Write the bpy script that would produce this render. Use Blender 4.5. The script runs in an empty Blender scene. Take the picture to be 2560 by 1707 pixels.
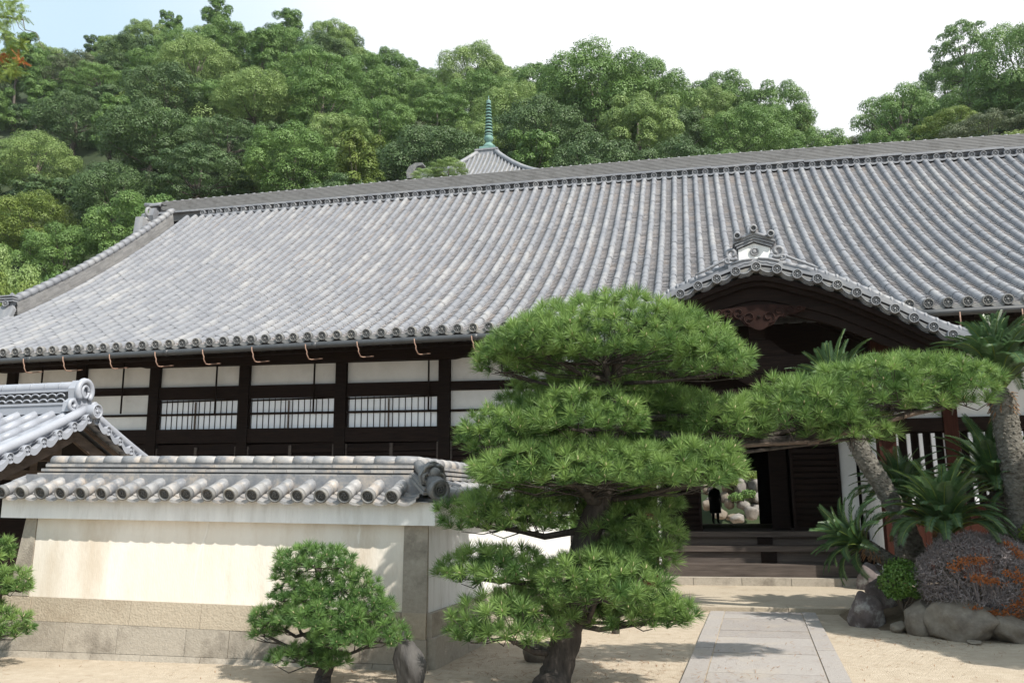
import bpy, math, random
import numpy as np
from mathutils import Vector, Matrix
random.seed(7); RNG = np.random.default_rng(7)
SC = bpy.context.scene
COL = SC.collection
# ------------------------------------------------------------------ camera
CAM_H, FPX, PIT, YAW, ROL = 1.6, 2145.0, 0.18655, 0.21658, -0.00832
def _axes():
    F = np.array([-math.sin(YAW), math.cos(YAW), 0]); R = np.array([math.cos(YAW), math.sin(YAW), 0]); U = np.array([0, 0, 1.])
    c, s = math.cos(PIT), math.sin(PIT); F2 = c*F+s*U; U2 = c*U-s*F
    c, s = math.cos(ROL), math.sin(ROL)
    return c*R+s*U2, c*U2-s*R, F2
AR, AU, AF = _axes()
cam_d = bpy.data.cameras.new('camera'); cam_o = bpy.data.objects.new('camera', cam_d); COL.objects.link(cam_o)
cam_d.sensor_width = 36; cam_d.sensor_fit = 'HORIZONTAL'; cam_d.lens = FPX/2560*36
cam_d.clip_start = 0.1; cam_d.clip_end = 2000
mw = Matrix.Identity(4)
for r in range(3):
    mw[r][0] = AR[r]; mw[r][1] = AU[r]; mw[r][2] = -AF[r]
mw[2][3] = CAM_H
cam_o.matrix_world = mw
SC.camera = cam_o
# a point of the place seen along a line of sight, at a known distance / height
def _ray(x, y): return AF+(x-1280)/FPX*AR-(y-853.5)/FPX*AU
def aty(x, y, Y):
    d = _ray(x, y); return np.array([0, 0, CAM_H])+Y/d[1]*d
def atz(x, y, z=0.0):
    d = _ray(x, y); return np.array([0, 0, CAM_H])+(z-CAM_H)/d[2]*d
DS = 1/0.91875
def dy(x, y, Y): return aty(x*DS, y*DS, Y)
# ------------------------------------------------------------------ light
SUN = Vector((0.568, -0.383, 0.728)).normalized()
EL = math.asin(SUN.z); AZ = math.atan2(SUN.x, SUN.y)
w = bpy.data.worlds.new("World"); SC.world = w; w.use_nodes = True
nt = w.node_tree; nt.nodes.clear()
o_ = nt.nodes.new('ShaderNodeOutputWorld'); bg = nt.nodes.new('ShaderNodeBackground')
sky = nt.nodes.new('ShaderNodeTexSky'); sky.sky_type = 'NISHITA'; sky.sun_disc = False
sky.sun_elevation = EL; sky.sun_rotation = AZ; sky.air_density = 1.0; sky.dust_density = 2.0; sky.ozone_density = 1.0
bg.inputs['Strength'].default_value = 0.085
tc = nt.nodes.new('ShaderNodeTexCoord'); nz = nt.nodes.new('ShaderNodeTexNoise'); nz.inputs['Scale'].default_value = 2.2; nz.inputs['Detail'].default_value = 5
mp = nt.nodes.new('ShaderNodeMapping'); mp.inputs['Scale'].default_value = (1, 1, 2.2)
sep = nt.nodes.new('ShaderNodeSeparateXYZ')
rmp = nt.nodes.new('ShaderNodeMapRange'); rmp.inputs['From Min'].default_value = -0.60; rmp.inputs['From Max'].default_value = -0.16
rmp.interpolation_type = 'SMOOTHSTEP'
ad = nt.nodes.new('ShaderNodeMath'); ad.operation = 'MULTIPLY_ADD'; ad.inputs[1].default_value = 0.45
mix = nt.nodes.new('ShaderNodeMix'); mix.data_type = 'RGBA'; mix.inputs['B'].default_value = (9.6, 9.8, 10.1, 1)
nt.links.new(tc.outputs['Generated'], mp.inputs['Vector']); nt.links.new(mp.outputs[0], nz.inputs['Vector'])
nt.links.new(tc.outputs['Generated'], sep.inputs[0])
nt.links.new(nz.outputs['Fac'], ad.inputs[0]); nt.links.new(sep.outputs['X'], ad.inputs[2])
sb = nt.nodes.new('ShaderNodeMath'); sb.operation = 'SUBTRACT'; sb.inputs[1].default_value = 0.22
nt.links.new(ad.outputs[0], sb.inputs[0]); nt.links.new(sb.outputs[0], rmp.inputs['Value'])
yb = nt.nodes.new('ShaderNodeMapRange'); yb.inputs['From Min'].default_value = -0.2; yb.inputs['From Max'].default_value = 0.6
yb.inputs['To Min'].default_value = 0.25; yb.inputs['To Max'].default_value = 1.0
nt.links.new(sep.outputs['Y'], yb.inputs['Value'])
ml = nt.nodes.new('ShaderNodeMath'); ml.operation = 'MULTIPLY'
nt.links.new(rmp.outputs[0], ml.inputs[0]); nt.links.new(yb.outputs[0], ml.inputs[1])
veil = nt.nodes.new('ShaderNodeMix'); veil.data_type = 'RGBA'; veil.inputs['Factor'].default_value = .75; veil.inputs['B'].default_value = (6.9, 8.9, 10.1, 1)
nt.links.new(sky.outputs[0], veil.inputs['A']); nt.links.new(veil.outputs['Result'], mix.inputs['A']); nt.links.new(ml.outputs[0], mix.inputs['Factor'])
nt.links.new(mix.outputs['Result'], bg.inputs['Color']); nt.links.new(bg.outputs[0], o_.inputs[0])
sd = bpy.data.lights.new('sun', 'SUN'); sd.energy = 4.7; sd.angle = math.radians(0.55); sd.color = (1.0, 0.945, 0.86)
so = bpy.data.objects.new('sun', sd); COL.objects.link(so)
so.rotation_euler = SUN.to_track_quat('Z', 'Y').to_euler()
SC.view_settings.view_transform = 'Standard'; SC.view_settings.look = 'None'
SC.view_settings.exposure = 0.52; SC.view_settings.gamma = 1
SC.render.engine = 'CYCLES'
SC.cycles.max_bounces = 6; SC.cycles.transparent_max_bounces = 4
# ------------------------------------------------------------------ mesh builder
class M:
    def __init__(s): s.v = []; s.f = []; s.m = []; s.r = []; s.n = 0; s.sm = []
    def add(s, V, Fc, mat=0, rnd=None, smooth=False):
        V = np.asarray(V, float).reshape(-1, 3)
        if rnd is None: rnd = random.random()
        for f in Fc:
            s.f.append(tuple(int(i)+s.n for i in f)); s.m.append(mat); s.r.append(rnd); s.sm.append(smooth)
        s.v.append(V); s.n += len(V)
    def addmany(s, V, Fc, rnd, mat=0, smooth=False):
        V = np.asarray(V, float).reshape(-1, 3); Fc = np.asarray(Fc)+s.n
        s.f.extend(map(tuple, Fc.tolist())); k = len(Fc)
        s.m.extend([mat]*k); s.r.extend(np.asarray(rnd).tolist()); s.sm.extend([smooth]*k)
        s.v.append(V); s.n += len(V)
    def box(s, x0, x1, y0, y1, z0, z1, mat=0, rnd=None):
        V = [(x, y, z) for z in (z0, z1) for y in (y0, y1) for x in (x0, x1)]
        s.add(V, [(0, 2, 3, 1), (4, 5, 7, 6), (0, 1, 5, 4), (2, 6, 7, 3), (0, 4, 6, 2), (1, 3, 7, 5)], mat, rnd)
    def beam(s, a, b, w_, h_, up=(0, 0, 1), mat=0, rnd=None):
        a = np.asarray(a, float); b = np.asarray(b, float); d = b-a; d /= np.linalg.norm(d)
        u = np.asarray(up, float); sd_ = np.cross(d, u); sd_ /= np.linalg.norm(sd_); u = np.cross(sd_, d)
        V = [p+sd_*i*w_/2+u*j*h_/2 for p in (a, b) for (i, j) in ((-1, -1), (1, -1), (1, 1), (-1, 1))]
        s.add(V, [(3, 2, 1, 0), (4, 5, 6, 7), (0, 1, 5, 4), (1, 2, 6, 5), (2, 3, 7, 6), (3, 0, 4, 7)], mat, rnd)
    def tube(s, pts, rad, n=8, mat=0, rnd=None, cap=True, smooth=True, jit=0.0):
        pts = np.asarray(pts, float); k = len(pts)
        rad = np.full(k, rad) if np.isscalar(rad) else np.asarray(rad, float)
        T = np.gradient(pts, axis=0); T /= np.linalg.norm(T, axis=1)[:, None]+1e-12
        ref = np.array([0, 0, 1.]) if abs(T[0][2]) < 0.9 else np.array([1., 0, 0])
        V = []
        for i in range(k):
            a = np.cross(T[i], ref); a /= np.linalg.norm(a)+1e-12; b = np.cross(a, T[i]); ref = b
            for j in range(n):
                th = 2*math.pi*j/n; rr = rad[i]*(1+jit*(random.random()-.5))
                V.append(pts[i]+rr*(math.cos(th)*a+math.sin(th)*b))
        Fc = [(i*n+j, i*n+(j+1) % n, (i+1)*n+(j+1) % n, (i+1)*n+j) for i in range(k-1) for j in range(n)]
        if cap: Fc += [tuple(range(n-1, -1, -1)), tuple((k-1)*n+j for j in range(n))]
        s.add(V, Fc, mat, rnd, smooth)
    def lathe(s, prof, c, axis=(0, 0, 1), n=16, mat=0, rnd=None, smooth=True):
        ax = np.asarray(axis, float); ax /= np.linalg.norm(ax)
        ref = np.array([1., 0, 0]) if abs(ax[0]) < .8 else np.array([0, 1., 0])
        a = np.cross(ax, ref); a /= np.linalg.norm(a); b = np.cross(ax, a)
        V = []
        for (r, h) in prof:
            for j in range(n):
                th = 2*math.pi*j/n; V.append(np.asarray(c)+ax*h+r*(math.cos(th)*a+math.sin(th)*b))
        k = len(prof)
        Fc = [(i*n+j, i*n+(j+1) % n, (i+1)*n+(j+1) % n, (i+1)*n+j) for i in range(k-1) for j in range(n)]
        Fc += [tuple(range(n-1, -1, -1)), tuple((k-1)*n+j for j in range(n))]
        s.add(V, Fc, mat, rnd, smooth)
    def prism(s, poly, o, ex, ey, ez, t, mat=0, rnd=None):
        o = np.asarray(o, float); ex = np.asarray(ex, float); ey = np.asarray(ey, float); ez = np.asarray(ez, float)
        n = len(poly); V = [o+ex*p[0]+ey*p[1] for p in poly]+[o+ex*p[0]+ey*p[1]+ez*t for p in poly]
        Fc = [tuple(range(n)), tuple(range(2*n-1, n-1, -1))]+[(i, n+i, n+(i+1) % n, (i+1) % n) for i in range(n)]
        s.add(V, Fc, mat, rnd)
    def strip(s, top, bot, y0, y1, mat=0, rnd=None):
        """solid following two curves (lists of (x,z)) between y0 and y1"""
        n = len(top); V = []
        for (yy) in (y0, y1):
            V += [(p[0], yy, p[1]) for p in top]+[(p[0], yy, p[1]) for p in bot]
        Fc = []
        for i in range(n-1):
            Fc += [(i, n+i, n+i+1, i+1), (2*n+i, 2*n+i+1, 3*n+i+1, 3*n+i), (i, i+1, 2*n+i+1, 2*n+i), (n+i, 3*n+i, 3*n+i+1, n+i+1)]
        Fc += [(0, 2*n, 3*n, n), (n-1, 2*n-1, 4*n-1, 3*n-1)]
        s.add(V, Fc, mat, rnd)
    def build(s, name, mats, parent=None):
        me = bpy.data.meshes.new(name); V = np.concatenate(s.v) if s.v else np.zeros((0, 3))
        org = np.zeros(3)
        if parent is not None and parent.get('_o') is not None: org = np.array(parent['_o'])
        fl = s.f; ls = np.fromiter((len(f) for f in fl), int, len(fl)); li = np.concatenate([np.asarray(f) for f in fl]) if len(fl) else np.zeros(0, int)
        me.vertices.add(len(V)); me.vertices.foreach_set('co', (V-org).astype(np.float32).ravel())
        me.loops.add(len(li)); me.loops.foreach_set('vertex_index', li.astype(np.int32))
        me.polygons.add(len(fl)); st = np.concatenate([[0], np.cumsum(ls)[:-1]]) if len(fl) else []
        me.polygons.foreach_set('loop_start', np.asarray(st, np.int32)); me.polygons.foreach_set('loop_total', ls.astype(np.int32))
        if not isinstance(mats, (list, tuple)): mats = [mats]
        for m_ in mats: me.materials.append(m_)
        me.polygons.foreach_set('material_index', np.asarray(s.m, np.int32))
        me.polygons.foreach_set('use_smooth', np.asarray(s.sm, bool))
        at_ = me.attributes.new('rnd', 'FLOAT', 'FACE'); at_.data.foreach_set('value', np.asarray(s.r, np.float32))
        me.update(calc_edges=True); me.validate()
        ob = bpy.data.objects.new(name, me); COL.objects.link(ob)
        if parent is not None: ob.parent = parent
        return ob
def tag(o, label, cat, group=None, kind=None):
    if label: o['label'] = label
    if cat: o['category'] = cat
    if group: o['group'] = group
    if kind: o['kind'] = kind
    return o
def empty(name, loc, label, cat, group=None):
    o = bpy.data.objects.new(name, None); COL.objects.link(o); o.location = loc; o.empty_display_size = 0.2
    o['_o'] = list(map(float, loc)); return tag(o, label, cat, group)
def sub(o, parent):          # remember the thing's origin for sub-parts
    o['_o'] = parent['_o']; return o
def struct(o): o['kind'] = 'structure'; return o
# ------------------------------------------------------------------ materials
def lin(c): return tuple((x/12.92 if x <= .04045 else ((x+.055)/1.055)**2.4) for x in c)
def mk(name, c1, c2=None, rough=.8, scale=4., bump=0., bscale=40., attr=0., spec=.3, stretch=(1, 1, 1), stain=None, sscale=1.2, sfac=.5, trans=0., detail=5, metal=0.):
    m = bpy.data.materials.new(name); m.use_nodes = True; t = m.node_tree; N = t.nodes; L = t.links
    b = N['Principled BSDF']; b.inputs['Roughness'].default_value = rough
    b.inputs['Specular IOR Level'].default_value = spec; b.inputs['Metallic'].default_value = metal
    if c2 is None: c2 = tuple(x*.7 for x in c1)
    co = N.new('ShaderNodeTexCoord'); mpn = N.new('ShaderNodeMapping'); mpn.inputs['Scale'].default_value = stretch
    L.new(co.outputs['Object'], mpn.inputs[0])
    n1 = N.new('ShaderNodeTexNoise'); n1.inputs['Scale'].default_value = scale; n1.inputs['Detail'].default_value = detail; n1.inputs['Roughness'].default_value = .62
    L.new(mpn.outputs[0], n1.inputs['Vector'])
    cr = N.new('ShaderNodeMapRange'); cr.inputs['From Min'].default_value = .3; cr.inputs['From Max'].default_value = .7
    L.new(n1.outputs['Fac'], cr.inputs['Value'])
    fac = cr.outputs[0]
    if attr > 0:
        a = N.new('ShaderNodeAttribute'); a.attribute_name = 'rnd'
        mx = N.new('ShaderNodeMix'); mx.inputs['Factor'].default_value = attr
        L.new(fac, mx.inputs['A']); L.new(a.outputs['Fac'], mx.inputs['B']); fac = mx.outputs['Result']
    cm = N.new('ShaderNodeMix'); cm.data_type = 'RGBA'; cm.inputs['A'].default_value = (*c1, 1); cm.inputs['B'].default_value = (*c2, 1)
    L.new(fac, cm.inputs['Factor']); colr = cm.outputs['Result']
    if stain is not None:
        n2 = N.new('ShaderNodeTexNoise'); n2.inputs['Scale'].default_value = sscale; n2.inputs['Detail'].default_value = 7; n2.inputs['Roughness'].default_value = .7
        L.new(mpn.outputs[0], n2.inputs['Vector'])
        r2 = N.new('ShaderNodeMapRange'); r2.inputs['From Min'].default_value = .5; r2.inputs['From Max'].default_value = .68; r2.inputs['To Max'].default_value = sfac
        L.new(n2.outputs['Fac'], r2.inputs['Value'])
        c3 = N.new('ShaderNodeMix'); c3.data_type = 'RGBA'; c3.inputs['B'].default_value = (*stain, 1)
        L.new(r2.outputs[0], c3.inputs['Factor']); L.new(colr, c3.inputs['A']); colr = c3.outputs['Result']
    L.new(colr, b.inputs['Base Color'])
    if bump > 0:
        nb = N.new('ShaderNodeTexNoise'); nb.inputs['Scale'].default_value = bscale; nb.inputs['Detail'].default_value = 4
        L.new(mpn.outputs[0], nb.inputs['Vector']); bp = N.new('ShaderNodeBump'); bp.inputs['Strength'].default_value = bump; bp.inputs['Distance'].default_value = .02
        L.new(nb.outputs['Fac'], bp.inputs['Height']); L.new(bp.outputs[0], b.inputs['Normal'])
    if trans > 0:
        tr = N.new('ShaderNodeBsdfTranslucent'); L.new(colr, tr.inputs['Color'])
        ms = N.new('ShaderNodeMixShader'); ms.inputs[0].default_value = trans
        L.new(b.outputs[0], ms.inputs[1]); L.new(tr.outputs[0], ms.inputs[2]); L.new(ms.outputs[0], N['Material Output'].inputs['Surface'])
    return m
MAT = dict(
 tile=mk('roof_tile', (.158, .165, .186), (.232, .238, .254), rough=.55, scale=2.2, attr=.32, spec=.45, stain=(.36, .35, .335), sscale=1.1, sfac=.5, bump=.15, bscale=60, detail=8, stretch=(1.7, .45, .45)),
 tile_pan=mk('pan_tile', (.165, .162, .17), (.285, .272, .272), rough=.6, scale=2.5, attr=.6, spec=.35, stain=(.33, .27, .23), sscale=1.2, sfac=.5),
 tile_dark=mk('weathered_tile', (.10, .105, .11), (.24, .235, .23), rough=.65, scale=9, attr=.45, spec=.35, stain=(.34, .31, .26), sscale=3, sfac=.6, bump=.2, bscale=70),
 tile_wall=mk('coping_tile', (.13, .14, .16), (.36, .35, .34), rough=.5, scale=8, attr=.5, spec=.45, stain=(.46, .38, .30), sscale=4, sfac=.6, bump=.15, bscale=60),
 tile_new=mk('pale_tile', (.225, .24, .275), (.335, .35, .39), rough=.4, scale=6, attr=.6, spec=.5),
 tile_face=mk('tile_crest', (.055, .058, .062), (.14, .14, .14), rough=.7, scale=20, attr=.3),
 noshi=mk('ridge_tile', (.155, .153, .155), (.25, .245, .24), rough=.65, scale=10, attr=.75, spec=.3, stain=(.12, .115, .11), sscale=3, sfac=.6),
 wood=mk('dark_wood', (.010, .0075, .007), (.022, .015, .012), rough=.75, scale=3, stretch=(1, 1, 12), spec=.05, bump=.1, bscale=12),
 wood_h=mk('dark_beam', (.011, .008, .0075), (.026, .017, .0135), rough=.75, scale=3, stretch=(1, 12, 14), spec=.05, bump=.1, bscale=12),
 wood_red=mk('red_brown_wood', (.026, .0105, .008), (.055, .020, .0135), rough=.7, scale=4, stretch=(8, 8, .7), spec=.07, bump=.15, bscale=14),
 wood_carved=mk('carved_wood', (.016, .009, .008), (.036, .018, .014), rough=.7, scale=6, spec=.06),
 wood_grey=mk('grey_wood', (.055, .045, .040), (.115, .095, .083), rough=.8, scale=3, stretch=(.6, 9, 9), spec=.1, bump=.15, bscale=18),
 wood_gate=mk('gate_wood', (.06, .045, .036), (.16, .12, .095), rough=.8, scale=3, stretch=(4, 1, 4), spec=.2, bump=.2, bscale=20),
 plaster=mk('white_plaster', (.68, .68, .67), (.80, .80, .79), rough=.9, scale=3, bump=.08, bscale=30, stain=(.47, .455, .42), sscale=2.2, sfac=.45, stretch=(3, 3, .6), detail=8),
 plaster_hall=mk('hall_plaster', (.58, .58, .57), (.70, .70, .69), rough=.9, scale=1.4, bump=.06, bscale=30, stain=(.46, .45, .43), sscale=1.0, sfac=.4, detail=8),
 paper=mk('shoji_paper', (.74, .76, .80), (.80, .82, .86), rough=.9, scale=2),
 cream=mk('cream_plaster', (.66, .60, .515), (.77, .725, .655), rough=.92, scale=1.3, bump=.15, bscale=35, stain=(.50, .40, .29), sscale=1.1, sfac=.55, detail=9, stretch=(1.7, 1, .5)),
 white_streak=mk('lime_streak', (.70, .645, .56), (.78, .735, .67), rough=.9),
 granite=mk('granite', (.29, .26, .215), (.41, .365, .305), rough=.85, scale=26, bump=.35, bscale=55, attr=.35, stain=(.135, .115, .092), sscale=1.9, sfac=.75, detail=8),
 granite_tan=mk('tan_granite', (.325, .28, .215), (.44, .375, .29), rough=.85, scale=30, bump=.5, bscale=45, attr=.3, stain=(.24, .19, .135), sscale=1.5, sfac=.55, detail=8),
 paving=mk('paving_stone', (.235, .212, .198), (.375, .350, .330), rough=.85, scale=30, bump=.5, bscale=90, attr=.4, stain=(.40, .345, .27), sscale=1.6, sfac=.45, detail=12),
 sand=mk('raked_sand', (.385, .322, .245), (.485, .415, .328), rough=.95, scale=7, bump=.8, bscale=75, stain=(.36, .295, .22), sscale=.9, sfac=.45, spec=.1, detail=10),
 soil=mk('garden_soil', (.10, .075, .05), (.17, .13, .09), rough=.95, scale=9, bump=.6, bscale=30),
 rock=mk('garden_rock', (.15, .125, .10), (.27, .235, .19), rough=.9, scale=6, bump=1.0, bscale=9, stain=(.085, .068, .060), sscale=2.5, sfac=.7, detail=10, spec=.2),
 rock_purple=mk('lichened_rock', (.085, .070, .068), (.16, .13, .125), rough=.85, scale=7, bump=.7, bscale=12, stain=(.42, .42, .39), sscale=5.5, sfac=.75, detail=9),
 rock_pale=mk('pale_rock', (.15, .14, .13), (.28, .26, .24), rough=.85, scale=5, bump=.6, bscale=9, stain=(.22, .19, .17), sscale=2, sfac=.6),
 rock_dark=mk('standing_rock', (.045, .043, .042), (.11, .105, .10), rough=.8, scale=7, bump=.8, bscale=14, stretch=(1.5, 1.5, .5)),
 gutter=mk('gutter_metal', (.035, .038, .042), (.055, .058, .062), rough=.45, scale=3, spec=.5),
 copper=mk('copper_strap', (.20, .115, .085), (.34, .23, .175), rough=.6, scale=20),
 verdigris=mk('verdigris', (.105, .215, .19), (.20, .315, .28), rough=.7, scale=2.5, stain=(.10, .14, .12), sscale=3, sfac=.6),
 bark=mk('pine_bark', (.024, .021, .019), (.085, .072, .063), rough=.9, scale=9, bump=1.0, bscale=18, stretch=(1.6, 1.6, .55), detail=8),
 bark_grey=mk('grey_bark', (.06, .05, .042), (.14, .12, .10), rough=.9, scale=4, bump=.5, bscale=15),
 bark_cycad=mk('cycad_bark', (.05, .045, .036), (.20, .19, .165), rough=.9, scale=16, bump=1.0, bscale=30, stretch=(1, 1, 1.6), detail=6),
 needle=mk('pine_needle', (.048, .122, .030), (.27, .40, .115), rough=.5, scale=4, attr=.75, spec=.4, trans=.30),
 needle_small=mk('small_pine_needle', (.040, .108, .028), (.19, .32, .090), rough=.5, scale=5, attr=.75, spec=.4, trans=.28),
 bud=mk('pine_bud', (.45, .38, .24), (.55, .47, .30), rough=.7),
 frond=mk('cycad_frond', (.030, .078, .028), (.090, .165, .055), rough=.38, scale=3, attr=.7, spec=.5, trans=.15),
 husk=mk('cycad_husk', (.16, .085, .045), (.33, .19, .10), rough=.9, scale=14),
 twig=mk('dead_twig', (.165, .14, .14), (.33, .292, .29), rough=.85, scale=9, attr=.7),
 orange_leaf=mk('withered_leaf', (.24, .075, .025), (.40, .145, .045), rough=.7, scale=9, attr=.7, trans=.2),
 leaf_bright=mk('bright_leaf', (.06, .14, .025), (.15, .26, .05), rough=.45, scale=4, attr=.7, spec=.4, trans=.25),
 leaf_mid=mk('mid_leaf', (.072, .150, .036), (.200, .310, .088), rough=.5, scale=.35, attr=.6, spec=.35, trans=.25),
 leaf_dark=mk('dark_leaf', (.046, .092, .032), (.120, .185, .066), rough=.5, scale=.35, attr=.6, spec=.35, trans=.2),
 leaf_pale=mk('pale_leaf', (.125, .205, .058), (.290, .385, .130), rough=.5, scale=.35, attr=.6, spec=.35, trans=.28),
 leaf_yellow=mk('yellow_leaf', (.095, .155, .032), (.235, .295, .070), rough=.5, scale=.35, attr=.6, spec=.3, trans=.28),
 leaf_grey=mk('grey_leaf', (.075, .10, .052), (.15, .175, .095), rough=.6, scale=.35, attr=.6, spec=.3, trans=.2),
 hill=mk('hill_floor', (.018, .030, .012), (.040, .055, .022), rough=.95, scale=.3),
 cloth=mk('dark_clothes', (.010, .010, .012), (.016, .016, .018), rough=.9),
 hair=mk('black_hair', (.008, .007, .006), (.012, .01, .009), rough=.6),
)
def rake(m, strength=.09):
    t = m.node_tree; N = t.nodes; b = N['Principled BSDF']; old = [n for n in N if n.type == 'BUMP'][0]
    co = N.new('ShaderNodeTexCoord'); mp_ = N.new('ShaderNodeMapping'); mp_.inputs['Rotation'].default_value = (0, 0, math.radians(24))
    wv = N.new('ShaderNodeTexWave'); wv.inputs['Scale'].default_value = 5.5; wv.inputs['Distortion'].default_value = 5.0; wv.inputs['Detail'].default_value = 2; wv.inputs['Detail Scale'].default_value = .6
    n2 = N.new('ShaderNodeTexNoise'); n2.inputs['Scale'].default_value = .55; mr = N.new('ShaderNodeMapRange'); mr.inputs['From Min'].default_value = .45; mr.inputs['From Max'].default_value = .65
    mu = N.new('ShaderNodeMath'); mu.operation = 'MULTIPLY'; bp = N.new('ShaderNodeBump'); bp.inputs['Strength'].default_value = strength; bp.inputs['Distance'].default_value = .02
    t.links.new(co.outputs['Object'], mp_.inputs[0]); t.links.new(mp_.outputs[0], wv.inputs['Vector']); t.links.new(co.outputs['Object'], n2.inputs['Vector']); t.links.new(n2.outputs['Fac'], mr.inputs['Value'])
    t.links.new(wv.outputs['Fac'], mu.inputs[0]); t.links.new(mr.outputs[0], mu.inputs[1]); t.links.new(mu.outputs[0], bp.inputs['Height']); t.links.new(old.outputs[0], bp.inputs['Normal']); t.links.new(bp.outputs[0], b.inputs['Normal'])
rake(MAT['sand'])
# ------------------------------------------------------------------ ground, path, hill
def grid_mesh(name, xs, ys, zf, mat):
    m = M(); V = [(x, y, zf(x, y)) for y in ys for x in xs]; nx = len(xs)
    m.add(V, [(j*nx+i, j*nx+i+1, (j+1)*nx+i+1, (j+1)*nx+i) for j in range(len(ys)-1) for i in range(nx-1)], 0, .5, True)
    return m.build(name, mat)
struct(grid_mesh('ground', [-300, -60, -30, -15, -8, -4, 0, 4, 8, 15, 30, 60, 300], [-60, -5, 2, 5, 8, 11, 14, 18, 30, 60, 300], lambda x, y: 0.0, MAT['sand']))
# stone path running to the entrance
def pathx(off, Y): return off+.0557*(Y-10.15)
P_OFF = (-.190, .020, 1.085, 1.285)
m = M(); m2 = M()
y = 5.0; rr = random.Random(3)
while y < 13.42:                       # border stones
    for k in (0, 2):
        L_ = rr.uniform(1.3, 2.1) if k else rr.uniform(1.5, 2.3)
        y1 = min(y+1.7, 13.44)
        a, b = P_OFF[k], P_OFF[k+1]
        g = .006; z = .034+rr.uniform(-.002, .002)
        V = [(pathx(a, y)+g, y+g, 0), (pathx(b, y)-g, y+g, 0), (pathx(b, y1)-g, y1-g, 0), (pathx(a, y1)+g, y1-g, 0)]
        V += [(p[0], p[1], z) for p in V]
        m.add(V, [(4, 5, 6, 7), (0, 1, 5, 4), (1, 2, 6, 5), (2, 3, 7, 6), (3, 0, 4, 7)], 0, rr.random())
    y = y1
y = 5.0
while y < 13.4:                        # middle slabs lie across
    y1 = min(y+rr.uniform(.42, .60), 13.44); a, b = P_OFF[1], P_OFF[2]; g = .007; z = .030+rr.uniform(-.003, .003)
    V = [(pathx(a, y)+g, y+g, 0), (pathx(b, y)-g, y+g, 0), (pathx(b, y1)-g, y1-g, 0), (pathx(a, y1)+g, y1-g, 0)]
    V += [(p[0], p[1], z) for p in V]
    m.add(V, [(4, 5, 6, 7), (0, 1, 5, 4), (1, 2, 6, 5), (2, 3, 7, 6), (3, 0, 4, 7)], 0, rr.random()); y = y1
m.add([(pathx(P_OFF[0]+.01, 5), 5, .024), (pathx(P_OFF[3]-.01, 5), 5, .024), (pathx(P_OFF[3]-.01, 13.4), 13.4, .024), (pathx(P_OFF[0]+.01, 13.4), 13.4, .024)], [(0, 1, 2, 3)], 1, .5)
struct(m.build('path', [MAT['paving'], MAT['sand']]))
# low stone platform before the entrance steps
m = M(); rr = random.Random(5)
xx = [-3.2, -1.6, -.4, 1.1, 2.3, 3.4, 5.0]
for i in range(6):
    m.box(xx[i]+.004, xx[i+1]-.004, 13.5, 13.86, 0, .078, 0, rr.random())
m.add([(-3.2, 13.865, .074), (5.0, 13.865, .074), (5.0, 16.42, .125), (-3.2, 16.42, .125), (-3.2, 13.865, 0), (5, 13.865, 0)], [(0, 1, 2, 3), (4, 5, 1, 0)], 1, .5)
struct(m.build('platform', [MAT['granite_tan'], MAT['granite_tan']]))
# planting bed of raised soil on the right
def bedz(x, y):
    d = math.hypot((x-4.3)/2.55, (y-13.2)/1.95); return max(0, .50*(1-d*d*d)) if d < 1 else -.02
struct(grid_mesh('soil', np.linspace(1.5, 7.2, 24), np.linspace(11.0, 15.4, 20), bedz, MAT['soil']))
# wooded hill behind the hall
SKY = [(-700, 170), (-350, 150), (0, 128), (100, 116), (200, 104), (300, 84), (400, 66), (480, 50), (560, 44), (640, 52), (720, 56), (800, 74), (880, 84), (950, 116), (1060, 152), (1150, 140), (1250, 160), (1330, 180), (1440, 166), (1520, 158), (1600, 172), (1690, 200), (1800, 208), (1900, 222), (2000, 246), (2060, 282), (2110, 312), (2160, 285), (2200, 246), (2260, 206), (2330, 175), (2420, 140), (2500, 115), (2560, 90), (2900, 60), (3300, 60)]
HY = 140.0
_sk = sorted([(aty(px, py, HY)[0]/HY, aty(px, py, HY)[2]) for px, py in SKY]); _sa = [s[0] for s in _sk]; _sz = [s[1] for s in _sk]
def hillz(x, y):
    a = x/max(y, 1.0); zs = float(np.interp(a, _sa, _sz))-(9.0 if a < -.35 else 11.5)
    t = min(1.2, max(0, (y-47)/(HY-47)))
    r = 1.0
    k = t*(1.35-.35*t)
    return zs*k if t <= 1 else zs*(1.0-.25*(t-1))
struct(grid_mesh('hill', np.linspace(-150, 130, 57), np.linspace(46.5, 165, 40), lambda x, y: hillz(x, y)-.02, MAT['hill']))
# ------------------------------------------------------------------ temple hall
P = .34
YE, ZE, YR, ZR = 17.06, 5.17, 28.03, 12.40
def roofz(Y):
    t = (Y-YE)/(YR-YE); return ZE+(ZR-ZE)*(.70*t+.30*t*t)
_ys = np.linspace(YE, YR, 400); _ys = np.concatenate([_ys, [YR+.6]]); _zs = roofz(_ys); _s = np.concatenate([[0], np.cumsum(np.hypot(np.diff(_ys), np.diff(_zs)))]); ROOF_L = _s[-2]
def rp(s): return np.interp(s, _s, _ys), np.interp(s, _s, _zs)
def rsag(X): return np.interp(X, [-22, -12, -6, 0, 5, 10, 20], [.05, .03, 0, -.07, -.18, -.33, -.68])     # the ridge line falls slightly to the right
hall = empty('temple_hall', (-4, 18.9, 0), 'long dark timber temple hall with white plaster panels under a huge grey tiled roof', 'temple hall')
X_OF = lambda i: (-12.459+i)*P
I0, I1, IV = -56, 55, -43
rm = M()
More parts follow.
